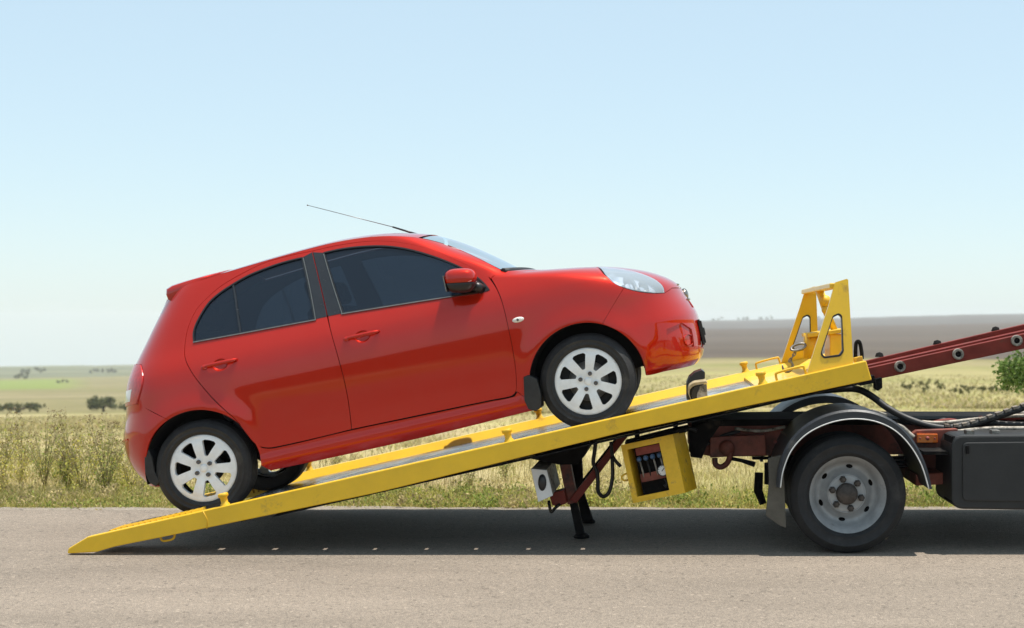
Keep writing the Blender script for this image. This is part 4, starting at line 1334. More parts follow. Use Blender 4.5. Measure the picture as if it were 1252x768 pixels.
for k in range(4):
    x_ = -0.098 + 0.045 * k
    m = MB().sphere((0, 0, 0), 0.017, 12, 8).xform(lambda p: yb(p + Vector((x_, -0.06, 0.072)))); tb(m, 'valve_knob', M['blue_knob'], vb)
    m = MB().tube([(x_, -0.05, 0.06), (x_ + 0.004, -0.05, 0.0), (x_ + 0.004, -0.045, -0.045)], 0.0055, 7).xform(yb); tb(m, 'valve_lever', M['dirty_metal'] if k != 1 else M['black_trim'], vb)
m = MB().lathe([(0, 0.012), (0.030, 0.012), (0.034, 0.008), (0.034, 0.0)], 26, 'y').xform(lambda p: yb(p + Vector((0.052, -0.095, -0.022)))); gg = tb(m, 'gauge', M['dial'], vb)
m = MB().lathe([(0.030, 0.013), (0.035, 0.014), (0.036, 0.0)], 26, 'y').xform(lambda p: yb(p + Vector((0.052, -0.095, -0.022)))); tb(m, 'gauge_rim', M['black_trim'], vb)
m = MB().box((0.004, -0.014, 0.005), (0.026, 0.002, 0.004), Matrix.Rotation(math.radians(-40), 3, 'Y')).xform(lambda p: yb(p + Vector((0.052, -0.095, -0.022)))); tb(m, 'gauge_needle', M['black_trim'], vb)
m = MB()
for k in range(9):
    a = math.radians(-40 + 32.5 * k)
    m.box((0.025 * math.cos(a), -0.0135, 0.025 * math.sin(a)), (0.006, 0.0015, 0.002), Matrix.Rotation(-a, 3, 'Y'))
m.xform(lambda p: yb(p + Vector((0.052, -0.095, -0.022)))); o = tb(m, 'gauge_scale', M['black_trim'], vb); o['kind'] = 'stuff'
m = MB().tube(smooth_path([(0.04, -0.07, -0.075), (0.05, -0.08, -0.10), (0.042, -0.08, -0.125), (0.03, -0.075, -0.11)], 4), 0.005, 6).xform(yb); tb(m, 'valve_spring', M['black_trim'], vb)
m = MB().tube(smooth_path([w3(773, 580, 9.25), w3(766, 579, 9.25), w3(760, 583, 9.25), w3(763, 587.5, 9.25), w3(770, 586, 9.25), w3(775, 583, 9.25)], 4), 0.006, 7); tb(m, 'wire_loop', M['yellow_worn'], vb)
m = MB().prism(poly_w([(764, 541), (818, 527), (842, 522), (842, 527), (820, 532), (766, 545)], 9.3), 9.26, 9.52); tb(m, 'box_hanger', M['black_steel'], vb)
for px, py in ((779, 536), (826, 524)):
    m = MB().box(w3(px, py - 4, 9.4), (0.03, 0.05, 0.14)); tb(m, 'hanger_strap', M['black_steel'], vb)
# hanging hoses
hp_ = smooth_path([w3(728.5, 538, 9.6), w3(727, 552, 9.6), w3(725.5, 566, 9.62), w3(730, 577, 9.62), w3(731, 589, 9.62), w3(731.5, 601, 9.6), w3(737.6, 607, 9.58), w3(745, 601, 9.56), w3(749, 582, 9.56), w3(748.5, 556, 9.56), w3(752, 560, 9.56), w3(759, 570, 9.56)], 6)
tb(MB().tube(hp_[:54], 0.0125, 8), 'hanging_hose', M['hose'])
tb(MB().tube(smooth_path([w3(747, 540, 9.57), w3(748.5, 556, 9.57), w3(753, 564, 9.57), w3(759, 570.5, 9.57)], 5), 0.011, 8), 'hanging_hose', M['hose'])
tb(MB().tube(smooth_path([w3(836, 540, 9.6), w3(835, 530, 9.6), w3(842, 524, 9.6), w3(852, 527, 9.6)], 5), 0.012, 8), 'short_hose', M['hose'])

# ---- wheel stop lying on the deck (a thing of its own)
cx, cz = wpt(851, 482, 9.35)
wc = empty('wheel_stop', (cx, 9.45, cz)); tag(wc, 'black rubber wheel stop with tan webbing on the deck in front of the car', 'wheel stop')
def wcb(mb, nm, m): 
    o0 = Vector(wc.location)
    return mb.xform(lambda p: p - o0).build(nm, m, wc, 0.004)
wcb(MB().prism(poly_w([(839.5, 489), (839.5, 469), (843, 461), (849.5, 455.5), (858, 452.5), (862, 455), (862, 463), (853, 466), (848, 471.5), (846, 489)], 9.3), 9.30, 9.62), 'pad', M['black_trim'])
arc = smooth_path([w3(844.5, 489, 9.27), w3(841, 480, 9.27), w3(842, 473, 9.27), w3(847.5, 468.5, 9.27), w3(855, 467, 9.27), w3(863, 466, 9.27)], 5)
V = []; Fc = []
for p in arc: V += [(p.x, 9.255, p.z), (p.x, 9.30, p.z + 0.012), (p.x + .012, 9.30, p.z - 0.012), (p.x + .010, 9.255, p.z - 0.014)]
for i in range(len(arc) - 1):
    for k in range(4): Fc.append((i * 4 + k, i * 4 + (k + 1) % 4, i * 4 + 4 + (k + 1) % 4, i * 4 + 4 + k))
Fc += [(0, 1, 2, 3), tuple(len(V) - 1 - k for k in range(4))]
wcb(MB().add(V, Fc), 'strap', M['tan'])
wcb(MB().prism(poly_w([(845.5, 489), (844.5, 480), (848, 472), (861, 469.5), (864, 486)], 9.3), 9.28, 9.56), 'block', M['black_trim'])
wcb(MB().prism(poly_w([(852, 482), (856, 471), (864, 469), (865, 486), (852, 489)], 9.3), 9.265, 9.283), 'buckle', M['dirty_metal'])

# ================================================================== the red car
CAR_U = 0.641 - 0.0; CYC = 10.19
class PC:
    """monotone cubic through a table"""
    def __init__(s, pts):
        a = np.array(pts, float); s.x = a[:, 0]; s.y = a[:, 1]
        h = np.diff(s.x); d = np.diff(s.y) / h
        m = np.zeros(len(s.x)); m[0] = d[0]; m[-1] = d[-1]
        for i in range(1, len(m) - 1):
            if d[i - 1] * d[i] > 0:
                w1, w2 = 2 * h[i] + h[i - 1], h[i] + 2 * h[i - 1]
                m[i] = (w1 + w2) / (w1 / d[i - 1] + w2 / d[i])
        s.m = m
    def __call__(s, v):
        v = np.clip(np.asarray(v, float), s.x[0], s.x[-1])
        i = np.clip(np.searchsorted(s.x, v) - 1, 0, len(s.x) - 2)
        h = s.x[i + 1] - s.x[i]; t = (v - s.x[i]) / h
        return ((2 * t ** 3 - 3 * t ** 2 + 1) * s.y[i] + (t ** 3 - 2 * t ** 2 + t) * h * s.m[i] + (-2 * t ** 3 + 3 * t ** 2) * s.y[i + 1] + (t ** 3 - t ** 2) * h * s.m[i + 1])

XR = PC([(.15, -.46), (.25, -.52), (.37, -.597), (.48, -.622), (.56, -.620), (.70, -.575), (.867, -.52), (.993, -.455), (1.158, -.335), (1.323, -.212), (1.44, -.125), (1.56, .05)])
XF = PC([(.15, 3.02), (.22, 3.13), (.27, 3.19), (.34, 3.215), (.45, 3.225), (.55, 3.220), (.63, 3.195), (.70, 3.165), (.76, 3.145), (.82, 3.09), (.87, 3.015), (.91, 2.935),
         (.95, 2.83), (.985, 2.71), (1.01, 2.58), (1.035, 2.42), (1.06, 2.27), (1.10, 2.16), (1.20, 2.0), (1.31, 1.815), (1.41, 1.665), (1.48, 1.52), (1.56, 1.2)])
WZ = PC([(.15, .730), (.20, .770), (.235, .790), (.27, .793), (.30, .788), (.36, .797), (.45, .813), (.58, .828), (.72, .833), (.82, .829), (.90, .815), (.95, .797), (1.0, .772), (1.04, .750), (1.08, .732), (1.2, .684), (1.32, .632), (1.42, .585), (1.48, .553), (1.56, .50)])
LR = PC([(.15, .42), (.8, .46), (1.1, .42), (1.4, .36), (1.56, .34)])
LF = PC([(.15, .72), (.6, .72), (.75, .64), (.9, .52), (1.0, .45), (1.06, .34), (1.14, .25), (1.56, .24)])
NR = PC([(.15, 2.4), (.7, 2.4), (1.0, 2.7), (1.56, 3.0)])
NF = PC([(.15, 2.3), (.7, 2.4), (.9, 2.8), (1.06, 3.4), (1.15, 4.0), (1.56, 4.0)])
AXR, WR_ = (0.0, .2955), .300
AXF = (2.45, .2955)

def halfw(x, z):
    w = WZ(z) * (1 - 0.010 * ((x - 1.2) / 1.4) ** 2)
    for ax in (AXR, AXF):                      # flared arch lips
        r = np.hypot(x - ax[0], z - ax[1])
        w = w + 0.020 * np.exp(-((r - .37) / .075) ** 2) * (z > 0.0)
    return w

def surf(q, z):
    q = np.asarray(q, float); z = np.asarray(z, float)
    xr, xf, lr, lf = XR(z), XF(z), LR(z), LF(z)
    fr = np.clip(q, 0, 1) * math.pi / 2
    ff = np.clip(3 - q, 0, 1) * math.pi / 2
    x = np.where(q < 1, xr + lr * (1 - np.cos(fr)), np.where(q > 2, xf - lf * (1 - np.cos(ff)), xr + lr + (q - 1) * (xf - lf - xr - lr)))
    nr, nf = NR(z), NF(z)
    k = np.where(q < 1, np.maximum(0, 1 - np.cos(fr) ** nr) ** (1 / nr), np.where(q > 2, np.maximum(0, 1 - np.cos(ff) ** nf) ** (1 / nf), 1.0))
    y = halfw(x, z) * k
    return x, y, z

def qof(x, z):
    xr, xf, lr, lf = float(XR(z)), float(XF(z)), float(LR(z)), float(LF(z))
    if x < xr + lr: return math.acos(max(0., min(1., 1 - max(0, x - xr) / lr))) / (math.pi / 2)
    if x > xf - lf: return 3 - math.acos(max(0., min(1., 1 - max(0, xf - x) / lf))) / (math.pi / 2)
    return 1 + (x - xr - lr) / (xf - lf - xr - lr)

def zy(x, yt):
    a, b = .5, 1.10
    for _ in range(40):
        m = (a + b) / 2
        if x < float(XF(m)) and float(surf(qof(x, m), m)[1]) > yt: a = m
        else: b = m
    return (x, a)
CO = rp(CAR_U, CYC, DN)
def px2xz(px, py):
    """point of the near flank behind a pixel of the photograph"""
    y = 0.8
    for _ in range(25):
        D = CYC - y
        X, Z = wpt(px, py, D)
        dx, dz = X - CO.x, Z - CO.z
        x = dx * RC + dz * RS; z = -dx * RS + dz * RC
        y = 0.5 * y + 0.5 * float(surf(qof(x, z), z)[1])
    return x, z
def PX(*pts): return [px2xz(*p) for p in pts]

SQ = np.array([.75, 2.35, .95])       # metric stretch of the three q zones
def q2s(q):
    q = np.asarray(q, float)
    return np.where(q < 1, q * SQ[0], np.where(q < 2, SQ[0] + (q - 1) * SQ[1], SQ[0] + SQ[1] + (q - 2) * SQ[2]))
def s2q(s):
    s = np.asarray(s, float)
    return np.where(s < SQ[0], s / SQ[0], np.where(s < SQ[0] + SQ[1], 1 + (s - SQ[0]) / SQ[1], 2 + (s - SQ[0] - SQ[1]) / SQ[2]))

def normals(q, z):
    e = 2e-3
    def P(q, z): return np.stack(surf(q, z), -1)
    q = np.clip(q, 1e-4, 3 - 1e-4)
    dq = P(np.minimum(q + e, 3 - 1e-5), z) - P(np.maximum(q - e, 1e-5), z)
    dz = P(q, z + e) - P(q, z - e)
    n = np.cross(dz, dq)
    n /= np.linalg.norm(n, axis=-1)[..., None] + 1e-12
    return n

def crom(L, closed=True, step=0.02, corner=36, split=False):
    """densify an outline, rounding gentle bends and keeping true corners"""
    L = [np.array(p, float) for p in L]
    n = len(L); out = []; segs = []
    def turn(i):
        if not closed and i in (0, n - 1): return 180
        a = L[i] - L[i - 1]; b = L[(i + 1) % n] - L[i]
        c = np.dot(a, b) / (np.linalg.norm(a) * np.linalg.norm(b) + 1e-12)
        return math.degrees(math.acos(max(-1, min(1, c))))
    for i in range(n if closed else n - 1):
        p1, p2 = L[i], L[(i + 1) % n]
        d = np.linalg.norm(p2 - p1)
        segs.append([])
        if d < 1e-6: continue
        m1 = (L[(i + 1) % n] - L[i - 1]) / (np.linalg.norm(p2 - p1) + np.linalg.norm(p1 - L[i - 1]) + 1e-9) * d if turn(i) < corner else None
        j = (i + 1) % n
        m2 = (L[(j + 1) % n] - p1) / (np.linalg.norm(L[(j + 1) % n] - p2) + d + 1e-9) * d if turn(j) < corner else None
        if m1 is None: m1 = (p2 - p1) if m2 is None else 1.5 * (p2 - p1) - 0.5 * m2
        if m2 is None: m2 = 1.5 * (p2 - p1) - 0.5 * m1
        k = max(1, int(math.ceil(d / step)))
        for t in np.arange(k) / k:
            out.append((2 * t ** 3 - 3 * t ** 2 + 1) * p1 + (t ** 3 - 2 * t ** 2 + t) * m1 + (-2 * t ** 3 + 3 * t ** 2) * p2 + (t ** 3 - t ** 2) * m2)
            segs[-1].append(out[-1])
    if not closed: out.append(L[-1])
    return segs if split else out

def crom_seg(L, step): return crom(L, True, step, 36, True)

def to_sz(loop, step=0.02):
    """outline of (x, z) points and ('q', q, z) points -> dense (s, z) outline; the flank is densified in side view, the ends along the surface"""
    L = []; X = []
    for p in loop:
        if isinstance(p[0], str):
            L.append((float(q2s(p[1])), p[2])); X.append((float(surf(p[1], p[2])[0]), p[2]))
        else:
            L.append((float(q2s(qof(p[0], p[1]))), p[1])); X.append((p[0], p[1]))
    A = crom_seg(L, step); B = crom_seg(X, step)
    lo, hi = float(q2s(.55)), float(q2s(2.45))
    out = []
    n = len(L)
    for i in range(n):
        j = (i + 1) % n
        if lo < L[i][0] < hi and lo < L[j][0] < hi:
            out += [np.array((float(q2s(qof(p[0], p[1]))), p[1])) for p in B[i]]
        else: out += A[i]
    return np.array(out)

def area2(P): return 0.5 * np.sum(P[:, 0] * np.roll(P[:, 1], -1) - np.roll(P[:, 0], -1) * P[:, 1])

S_END = float(q2s(3.0))
def inset(P, g):
    if g == 0: return P
    if area2(P) < 0: P = P[::-1]
    d1 = P - np.roll(P, 1, 0); d2 = np.roll(P, -1, 0) - P
    d1 /= np.linalg.norm(d1, axis=1)[:, None] + 1e-12; d2 /= np.linalg.norm(d2, axis=1)[:, None] + 1e-12
    n1 = np.stack([-d1[:, 1], d1[:, 0]], 1); n2 = np.stack([-d2[:, 1], d2[:, 0]], 1)
    m = n1 + n2
    ln = (m * m).sum(1)[:, None]
    m = np.where(ln > 0.3, m / np.maximum(ln, .3) * 2, m)
    Q = P + m * g
    onc = (P[:, 0] < 1e-6) | (P[:, 0] > S_END - 1e-6)
    Q[onc, 0] = P[onc, 0]
    return Q

def panel_data(outer, holes=(), off=0.0, gap=0.002, skirt=0.014, step=0.03, dense=0.02):
    O = inset(to_sz(outer, dense), gap)
    Hs = [inset(to_sz(h, dense), 0) for h in holes]
    P, T = cdt([O] + Hs, step)
    q = s2q(P[:, 0]); z = P[:, 1]
    N = normals(q, z)
    V = np.stack(surf(q, z), -1) + N * off
    V[q < 1e-5, 1] = 0; V[q > 3 - 1e-5, 1] = 0
    a = P[T]
    ar = (a[:, 1, 0] - a[:, 0, 0]) * (a[:, 2, 1] - a[:, 0, 1]) - (a[:, 2, 0] - a[:, 0, 0]) * (a[:, 1, 1] - a[:, 0, 1])
    T = np.where((ar > 0)[:, None], T[:, ::-1], T)
    sk_v = []; sk_n = []; sk_f = []
    if skirt:
        ed = set()
        for t in T.tolist():
            for k in range(3): ed.add((t[k], t[(k + 1) % 3]))
        for a_, b_ in ed:
            if (b_, a_) in ed: continue
            if abs(V[a_, 1]) < 1e-6 and abs(V[b_, 1]) < 1e-6: continue
            i0 = len(V) + len(sk_v)
            e = V[b_] - V[a_]
            nn = np.cross(e, N[a_]); nn /= np.linalg.norm(nn) + 1e-12
            sk_v += [V[a_], V[b_], V[b_] - N[b_] * skirt, V[a_] - N[a_] * skirt]
            # a rounded edge: the top of the fold still looks mostly outward
            t1 = nn * 0.8 + N[a_] * 0.6; 
            sk_n += [t1, t1, nn, nn]
            sk_f.append((i0 + 1, i0, i0 + 3, i0 + 2))
    return V, N, T, sk_v, sk_n, sk_f

def panel(name, m, parent, outer, holes=(), off=0.0, gap=0.002, skirt=0.014, step=0.03, dense=0.02, sides=(-1,), both=False, label=None):
    """body panel on the car surface; sides: -1 is the flank towards the photograph; both: one mesh with its mirror image"""
    V, N, T, sv, sn, sf = panel_data(outer, holes, off, gap, skirt, step, dense)
    VA = list(map(tuple, V)) + [tuple(p) for p in sv]
    NA = list(map(tuple, N)) + [tuple(p) for p in sn]
    FA = [tuple(t) for t in T.tolist()] + sf
    out = []
    def make(sgs):
        vv = []; nn = []; ff = []
        for s in sgs:
            b = len(vv)
            vv += [(p[0], p[1] * s, p[2]) for p in VA]; nn += [(p[0], p[1] * s, p[2]) for p in NA]
            ff += [tuple(i + b for i in (f if s > 0 else f[::-1])) for f in FA]
        me = bpy.data.meshes.new(name)
        me.from_pydata(vv, [], ff)
        me.polygons.foreach_set('use_smooth', [True] * len(me.polygons))
        me.materials.append(m)
        me.update()
        me.normals_split_custom_set_from_vertices(nn)
        o = link(name, me, parent)
        if label: o['label'] = label
        return o
    if both: return [make((-1, 1))]
    return [make((s,)) for s in sides]

def arc_pts(c, r, a0, a1, n=22):
    return [(c[0] + r * math.cos(math.radians(a0 + (a1 - a0) * k / n)), c[1] + r * math.sin(math.radians(a0 + (a1 - a0) * k / n))) for k in range(n + 1)]

car = empty('hatchback_car', tuple(CO), (0, -RA, 0))
tag(car, 'red five door hatchback car parked nose up on the tilted yellow loading bed', 'car')
BOTH = (-1, 1)
AR = 0.362                       # wheel arch opening radius

# ---- outlines, measured on the photograph
rd_top = PX((382, 307), (360, 311.3), (340, 316.3), (322, 322), (296, 334.5), (270, 350), (252, 365.5), (240, 379), (231, 398), (226.5, 418), (226, 436))
rd_back = PX((232, 451), (242, 466), (259, 486))
rd_arch = PX((276, 502.5), (291, 516), (302, 530), (311, 541), (320, 546.5), (335, 547))
B_line = PX((430, 525), (424, 480), (412, 432), (400.4, 387), (391, 345))
fd_top = PX((382, 307), (410, 300.6), (446, 295.4), (475, 295), (503, 299), (530, 306.5), (555, 317), (580, 328.7), (600, 340.5))
fd_front = PX((612.6, 365), (623, 407), (629, 440), (631, 458), (631.6, 471), (630.6, 479), (626.5, 483.8), (618, 486.2))
rear_door = rd_top + rd_back + rd_arch + B_line
front_door = fd_top + fd_front + PX((600, 489.5)) + B_line
# windows
rw = PX((237.5, 417.5), (237, 406), (242, 392), (254.6, 371.5), (268, 359), (284.5, 348), (303, 337.5), (322, 329.5), (345, 321.5), (369.5, 315.3), (377, 350), (384.7, 390.7), (340, 399), (293.6, 407.6))
fw = PX((396, 309.3), (425, 303.5), (464, 301), (495.4, 304.3), (529, 313.5), (560.5, 326), (580, 337), (591, 346), (598, 354.5), (584, 358), (500, 370.2), (419.5, 383), (407, 345))
rd_panel = rear_door; 
def ell(cx, cz, a, b, n=20): return [(cx + a * math.cos(2 * math.pi * k / n), cz + b * math.sin(2 * math.pi * k / n)) for k in range(n)]
h1 = px2xz(443, 411.5); h2 = px2xz(269, 446)
for s in BOTH:
    fdo = panel('front_door', M['paint'], car, front_door, [fw, ell(h1[0], h1[1], .048, .038)], sides=(s,))[0]
    rdo = panel('rear_door', M['paint'], car, rear_door, [rw, ell(h2[0], h2[1], .048, .038)], sides=(s,))[0]
    for dr, hpt in ((fdo, h1), (rdo, h2)):
        # bowl behind the handle
        V = []; Fc = []
        for i in range(6):
            ph = i / 5 * math.pi / 2
            for k in range(20):
                a = 2 * math.pi * k / 20
                x = hpt[0] + .0485 * math.cos(ph) * math.cos(a); z = hpt[1] + .0385 * math.cos(ph) * math.sin(a)
                y = float(surf(qof(x, z), z)[1]) - .024 * math.sin(ph)
                V.append((x, s * y, z))
        for i in range(5):
            for k in range(20): Fc.append((i * 20 + k, i * 20 + (k + 1) % 20, i * 20 + 20 + (k + 1) % 20, i * 20 + 20 + k))
        MB().add(V, Fc, True).build('handle_bowl', M['paint'], dr)
        # pull bar
        pts = []
        rr_ = []
        for t in np.linspace(-1, 1, 13):
            x = hpt[0] + .005 + .105 * t; z = hpt[1] + .010
            y = float(surf(qof(x, z), z)[1]) + .020 * (1 - abs(t) ** 4) + .004
            pts.append((x, s * y, z)); rr_.append(.0125 * (1 - 0.35 * abs(t) ** 3))
        hb = MB().tube(pts, rr_, 12); hb.build('door_handle', M['paint'], dr)
        x = hpt[0] - .098; z = hpt[1] + .006; y = float(surf(qof(x, z), z)[1])
        MB().sphere((x, s * (y + .004), z), (.021, .016, .016), 14, 8).build('lock_cover', M['paint'], dr)
    # panes, pillar film, sealing strips
    k_in = 0.007
    panel('window_pane', M['glass'], fdo, fw, off=-k_in, gap=-.003, skirt=0, sides=(s,))
    panel('window_pane', M['glass'], rdo, rw, off=-k_in, gap=-.003, skirt=0, sides=(s,))

def ribbon(pxs, w, h, off, name, m, parent, sides=BOTH, closed=False, xz=None, rot=0.0):
    """raised strip along a line on the body"""
    L = np.array(crom([np.array(p) for p in (xz if xz is not None else PX(*pxs))], closed, 0.015))
    q = np.array([qof(a, b) for a, b in L]); z = L[:, 1]
    P = np.stack(surf(q, z), -1); N = normals(q, z)
    t = np.gradient(P, axis=0) if not closed else (np.roll(P, -1, 0) - np.roll(P, 1, 0))
    t /= np.linalg.norm(t, axis=1)[:, None] + 1e-12
    b = np.cross(N, t); b /= np.linalg.norm(b, axis=1)[:, None] + 1e-12
    for s in sides:
        V = []; Fc = []
        n = len(P)
        for i in range(n):
            for (cb, cn) in ((-w / 2, off - .004), (-w / 2 * .8, off + h), (w / 2 * .8, off + h), (w / 2, off - .004)):
                p = P[i] + b[i] * cb + N[i] * cn
                V.append((p[0], s * p[1], p[2]))
        for i in range(n if closed else n - 1):
            j = (i + 1) % n
            for k in range(4): Fc.append((i * 4 + k, i * 4 + (k + 1) % 4, j * 4 + (k + 1) % 4, j * 4 + k))
        if not closed: Fc += [(0, 1, 2, 3), (n * 4 - 1, n * 4 - 2, n * 4 - 3, n * 4 - 4)]
        mb = MB(); mb.add(V, Fc, False); mb.build(name, m, parent)

for s in BOTH:
    sd = (s,)
    fdo = [o for o in car.children if o.name.startswith('front_door')][0 if s < 0 else 1]
    rdo = [o for o in car.children if o.name.startswith('rear_door')][0 if s < 0 else 1]
    # black film on the door pillar
    panel('pillar_film', M['applique'], rdo, PX((370.5, 314.5), (381.7, 308.6), (390.6, 345.5), (400.0, 387.2), (386, 390.3), (377.8, 350)), off=.0025, gap=0.0008, skirt=.016, sides=sd)
    panel('pillar_film', M['applique'], fdo, PX((382.7, 308.6), (395.3, 309.2), (405.8, 345), (418.6, 383.3), (401.0, 386.9), (391.6, 345.5)), off=.0025, gap=0.0008, skirt=.016, sides=sd)
    ribbon(None, .012, .004, .0, 'window_seal', M['black_trim'], rdo, sd, True, rw)
    ribbon(None, .012, .004, .0, 'window_seal', M['black_trim'], fdo, sd, True, fw)
    ribbon([(236.5, 419), (293.6, 408.6), (340, 400), (386.5, 391.6)], .008, .004, .004, 'belt_moulding', M['chrome'], rdo, sd)
    ribbon([(417.5, 384.5), (500, 371.3), (560, 362), (584, 358.6)], .008, .004, .004, 'belt_moulding', M['chrome'], fdo, sd)
    ribbon([(371, 316), (378.6, 350), (386, 391)], .006, .003, .004, 'edge_moulding', M['chrome'], rdo, sd)
    ribbon([(396, 311), (406, 345), (418.5, 384)], .006, .003, .004, 'edge_moulding', M['chrome'], fdo, sd)
    ribbon([(285, 347.5), (288, 365), (291, 387), (294.2, 407.6)], .014, .004, -.002, 'divider_bar', M['applique'], rdo, sd)
    # black corner piece that carries the mirror
    panel('mirror_base', M['black_trim'], fdo, PX((569, 333), (580, 338.5), (590, 347), (597, 354.2), (583, 357.2), (572, 357.5)), off=.001, gap=0, skirt=.004, sides=sd)

# ---- body side above the doors, front wing, rear quarter, sill
U = [(2.035, 1.118), (1.865, 1.252), (1.72, 1.350), (1.58, 1.418), (1.47, 1.452), (1.34, 1.482), (1.2, 1.500), (1.05, 1.508), (.91, 1.506), (.66, 1.494), (.42, 1.478), (.20, 1.462), (.02, 1.440)]
gut = fd_top[::-1] + rd_top[1:]          # from the front foot of the pillar to the rear
cow = (2.10, 1.062)
def mids(a, b, T):
    return [('q', a[0] + (b[0] - a[0]) * t, a[1] + (b[1] - a[1]) * t) for t in T]
hood_line = [(2.10, 1.062), zy(2.22, .64), zy(2.38, .615), zy(2.52, .59), zy(2.645, .565)]
HR = zy(2.645, .565)
hl_top = [zy(3.01, .545), zy(2.94, .555), zy(2.86, .553), zy(2.75, .556)]
rail_poly = [U[0]] + U[1:] + PX((240, 379), (252, 365.5), (270, 350), (296, 334.5), (322, 322), (340, 316.3), (360, 311.3)) + gut[:9][::-1][::1]
rail_poly = [(2.075, 1.085)] + U + rd_top[7:0:-1] + fd_top
hl = [(2.672, .950), (2.62, .90), (2.655, .855), (2.73, .815), (2.83, .775), (2.96, .745), (3.045, .735), (3.06, .755), (3.03, .80), (2.96, .85), (2.88, .893), (2.78, .930)]
hl_low = PX((738.6, 335.5), (749, 345), (763, 352), (778.6, 356.3), (798, 358.6), (812.5, 358.5))
hl = [HR] + hl_low + hl_top
nose_seam = mids((qof(*hl_low[5]), hl_low[5][1]), (2.72, .7505), (.03, .3, .6, .97))
seam = PX((767, 354), (752, 369.5), (739, 385.5))
fa = arc_pts(AXF, AR, 0, 180)
def arch_angle(c, p): return math.degrees(math.atan2(p[1] - c[1], p[0] - c[0]))
a_seam = arch_angle(AXF, seam[2])
sill_f = px2xz(640, 479)
fen = [(2.075, 1.085)] + hood_line[1:] + hl_low[:3] + [seam[1]] + arc_pts(AXF, AR, a_seam, 192, 18) + PX((632.8, 479)) + fd_front[::-1][2:] + [fd_top[-1]]
panel('front_wing', M['paint'], car, fen, sides=BOTH, gap=.001)
sl_ = PX((632.5, 479), (629, 484.5), (619, 487.2), (600, 490.5), (515, 508.3), (430, 526), (335, 548), (320, 547.5))
a0 = 18
sill = sl_ + arc_pts(AXR, AR, 16, -10, 6) + [(.40, .185), (.9, .178), (1.5, .178), (2.05, .19)] + arc_pts(AXF, AR, 197, 192, 2) 
panel('sill', M['paint'], car, sill, sides=BOTH)
# rear quarter
rb_seam = PX((205, 512.5), (186, 503.5), (167, 496))
QT = 0.36
qt = rd_top[7:] + rd_back + rd_arch[:4] + arc_pts(AXR, AR, 20, arch_angle(AXR, rb_seam[0]), 24) + rb_seam[1:2]
tl = PX((173, 446), (175.5, 459), (173.5, 474), (168, 494))
tlz = (tl[0][1] + .02, tl[-1][1] - .0)
side_o = [(2.075, 1.085)] + U + [('q', QT, 1.37), ('q', QT, 1.25), ('q', QT, 1.10), ('q', QT, tl[0][1] + .02), tl[0], tl[1], tl[2], tl[3], rb_seam[1]] \
    + arc_pts(AXR, AR, 18, arch_angle(AXR, rb_seam[0]), 24)[::-1] + rd_arch[:5][::-1] + rd_back[::-1] + rd_top[::-1] + fd_top[1:]
panel('body_side', M['paint'], car, side_o, sides=BOTH)
for s in BOTH:
    t_ = panel('tail_light', M['red_lens'], car, tl + [('q', QT, tl[3][1]), ('q', QT, .85), ('q', QT, tl[0][1] + .02)], off=.008, gap=.003, skirt=.03, sides=(s,))[0]
    panel('reversing_lens', M['white_lens'], t_, [('q', .38, .80), ('q', .55, .80), ('q', .56, .87), ('q', .38, .87)], off=.009, gap=0, skirt=.01, sides=(s,))
# rear bumper
rb = [rb_seam[0], rb_seam[1], tl[3], ('q', QT, tl[3][1]), ('q', .0, tl[3][1]), ('q', 0, .5), ('q', 0, .25), ('q', .4, .25), ('q', .7, .24)] + arc_pts(AXR, AR, 188, arch_angle(AXR, rb_seam[0]), 10)
panel('rear_bumper', M['paint'], car, rb, both=True)
ribbon(None, .012, .006, 0, 'bumper_strip', M['red_lens'], car, BOTH, False, [(-.60, .56), (-.55, .565), (-.50, .57), (-.46, .572)])
# tailgate with its window
panel('tailgate', M['paint'], car, [('q', 0, tl[3][1]), ('q', QT, tl[3][1]), ('q', QT, .85), ('q', QT, 1.10), ('q', QT, 1.25), ('q', QT, 1.40), ('q', 0, 1.40)],
      [[('q', .0001, 1.02), ('q', .26, 1.02), ('q', .27, 1.20), ('q', .24, 1.34), ('q', .0001, 1.34)]], both=True)
panel('rear_window', M['glass'], car, [('q', 0, 1.015), ('q', .265, 1.015), ('q', .275, 1.20), ('q', .245, 1.345), ('q', 0, 1.345)], off=-.004, gap=0, skirt=0, both=True)
# front bumper, lamps, bonnet
fog_c = px2xz(843.5, 415.5)
rec = PX((815, 402.5), (834, 394.5), (845.5, 402), (849, 424), (838, 424), (815, 420.5))
fb = [hl_low[2], hl_low[3], hl_low[4], hl_low[5]] + nose_seam + [('q', 2.72, .749), ('q', 3, .735), ('q', 3, .5), ('q', 3, .235), ('q', 2.84, .232)] + PX((837, 449.5), (812, 454.5), (799, 458)) + arc_pts(AXF, AR, -8, a_seam, 14) + [seam[1]]
gr = [('q', 2.86, .60), ('q', 2.9999, .60), ('q', 2.9999, .655), ('q', 2.87, .655)]
gr2 = [('q', 2.84, .335), ('q', 2.9999, .335), ('q', 2.9999, .50), ('q', 2.85, .50)]
bump = panel('front_bumper', M['paint'], car, fb, [rec, gr, gr2], both=True, gap=.001)[0]
for s in BOTH:
    panel('fog_lamp_recess', M['paint'], bump, rec, [ell(fog_c[0], fog_c[1], .030, .036)], off=-.010, gap=-.002, skirt=0, sides=(s,))
    panel('fog_lamp', M['red_lens'], bump, ell(fog_c[0], fog_c[1], .026, .032), off=-.014, gap=0, skirt=0, sides=(s,))
    ribbon(None, .006, .004, -.009, 'fog_lamp_ring', M['paint'], bump, (s,), True, ell(fog_c[0], fog_c[1], .031, .037))
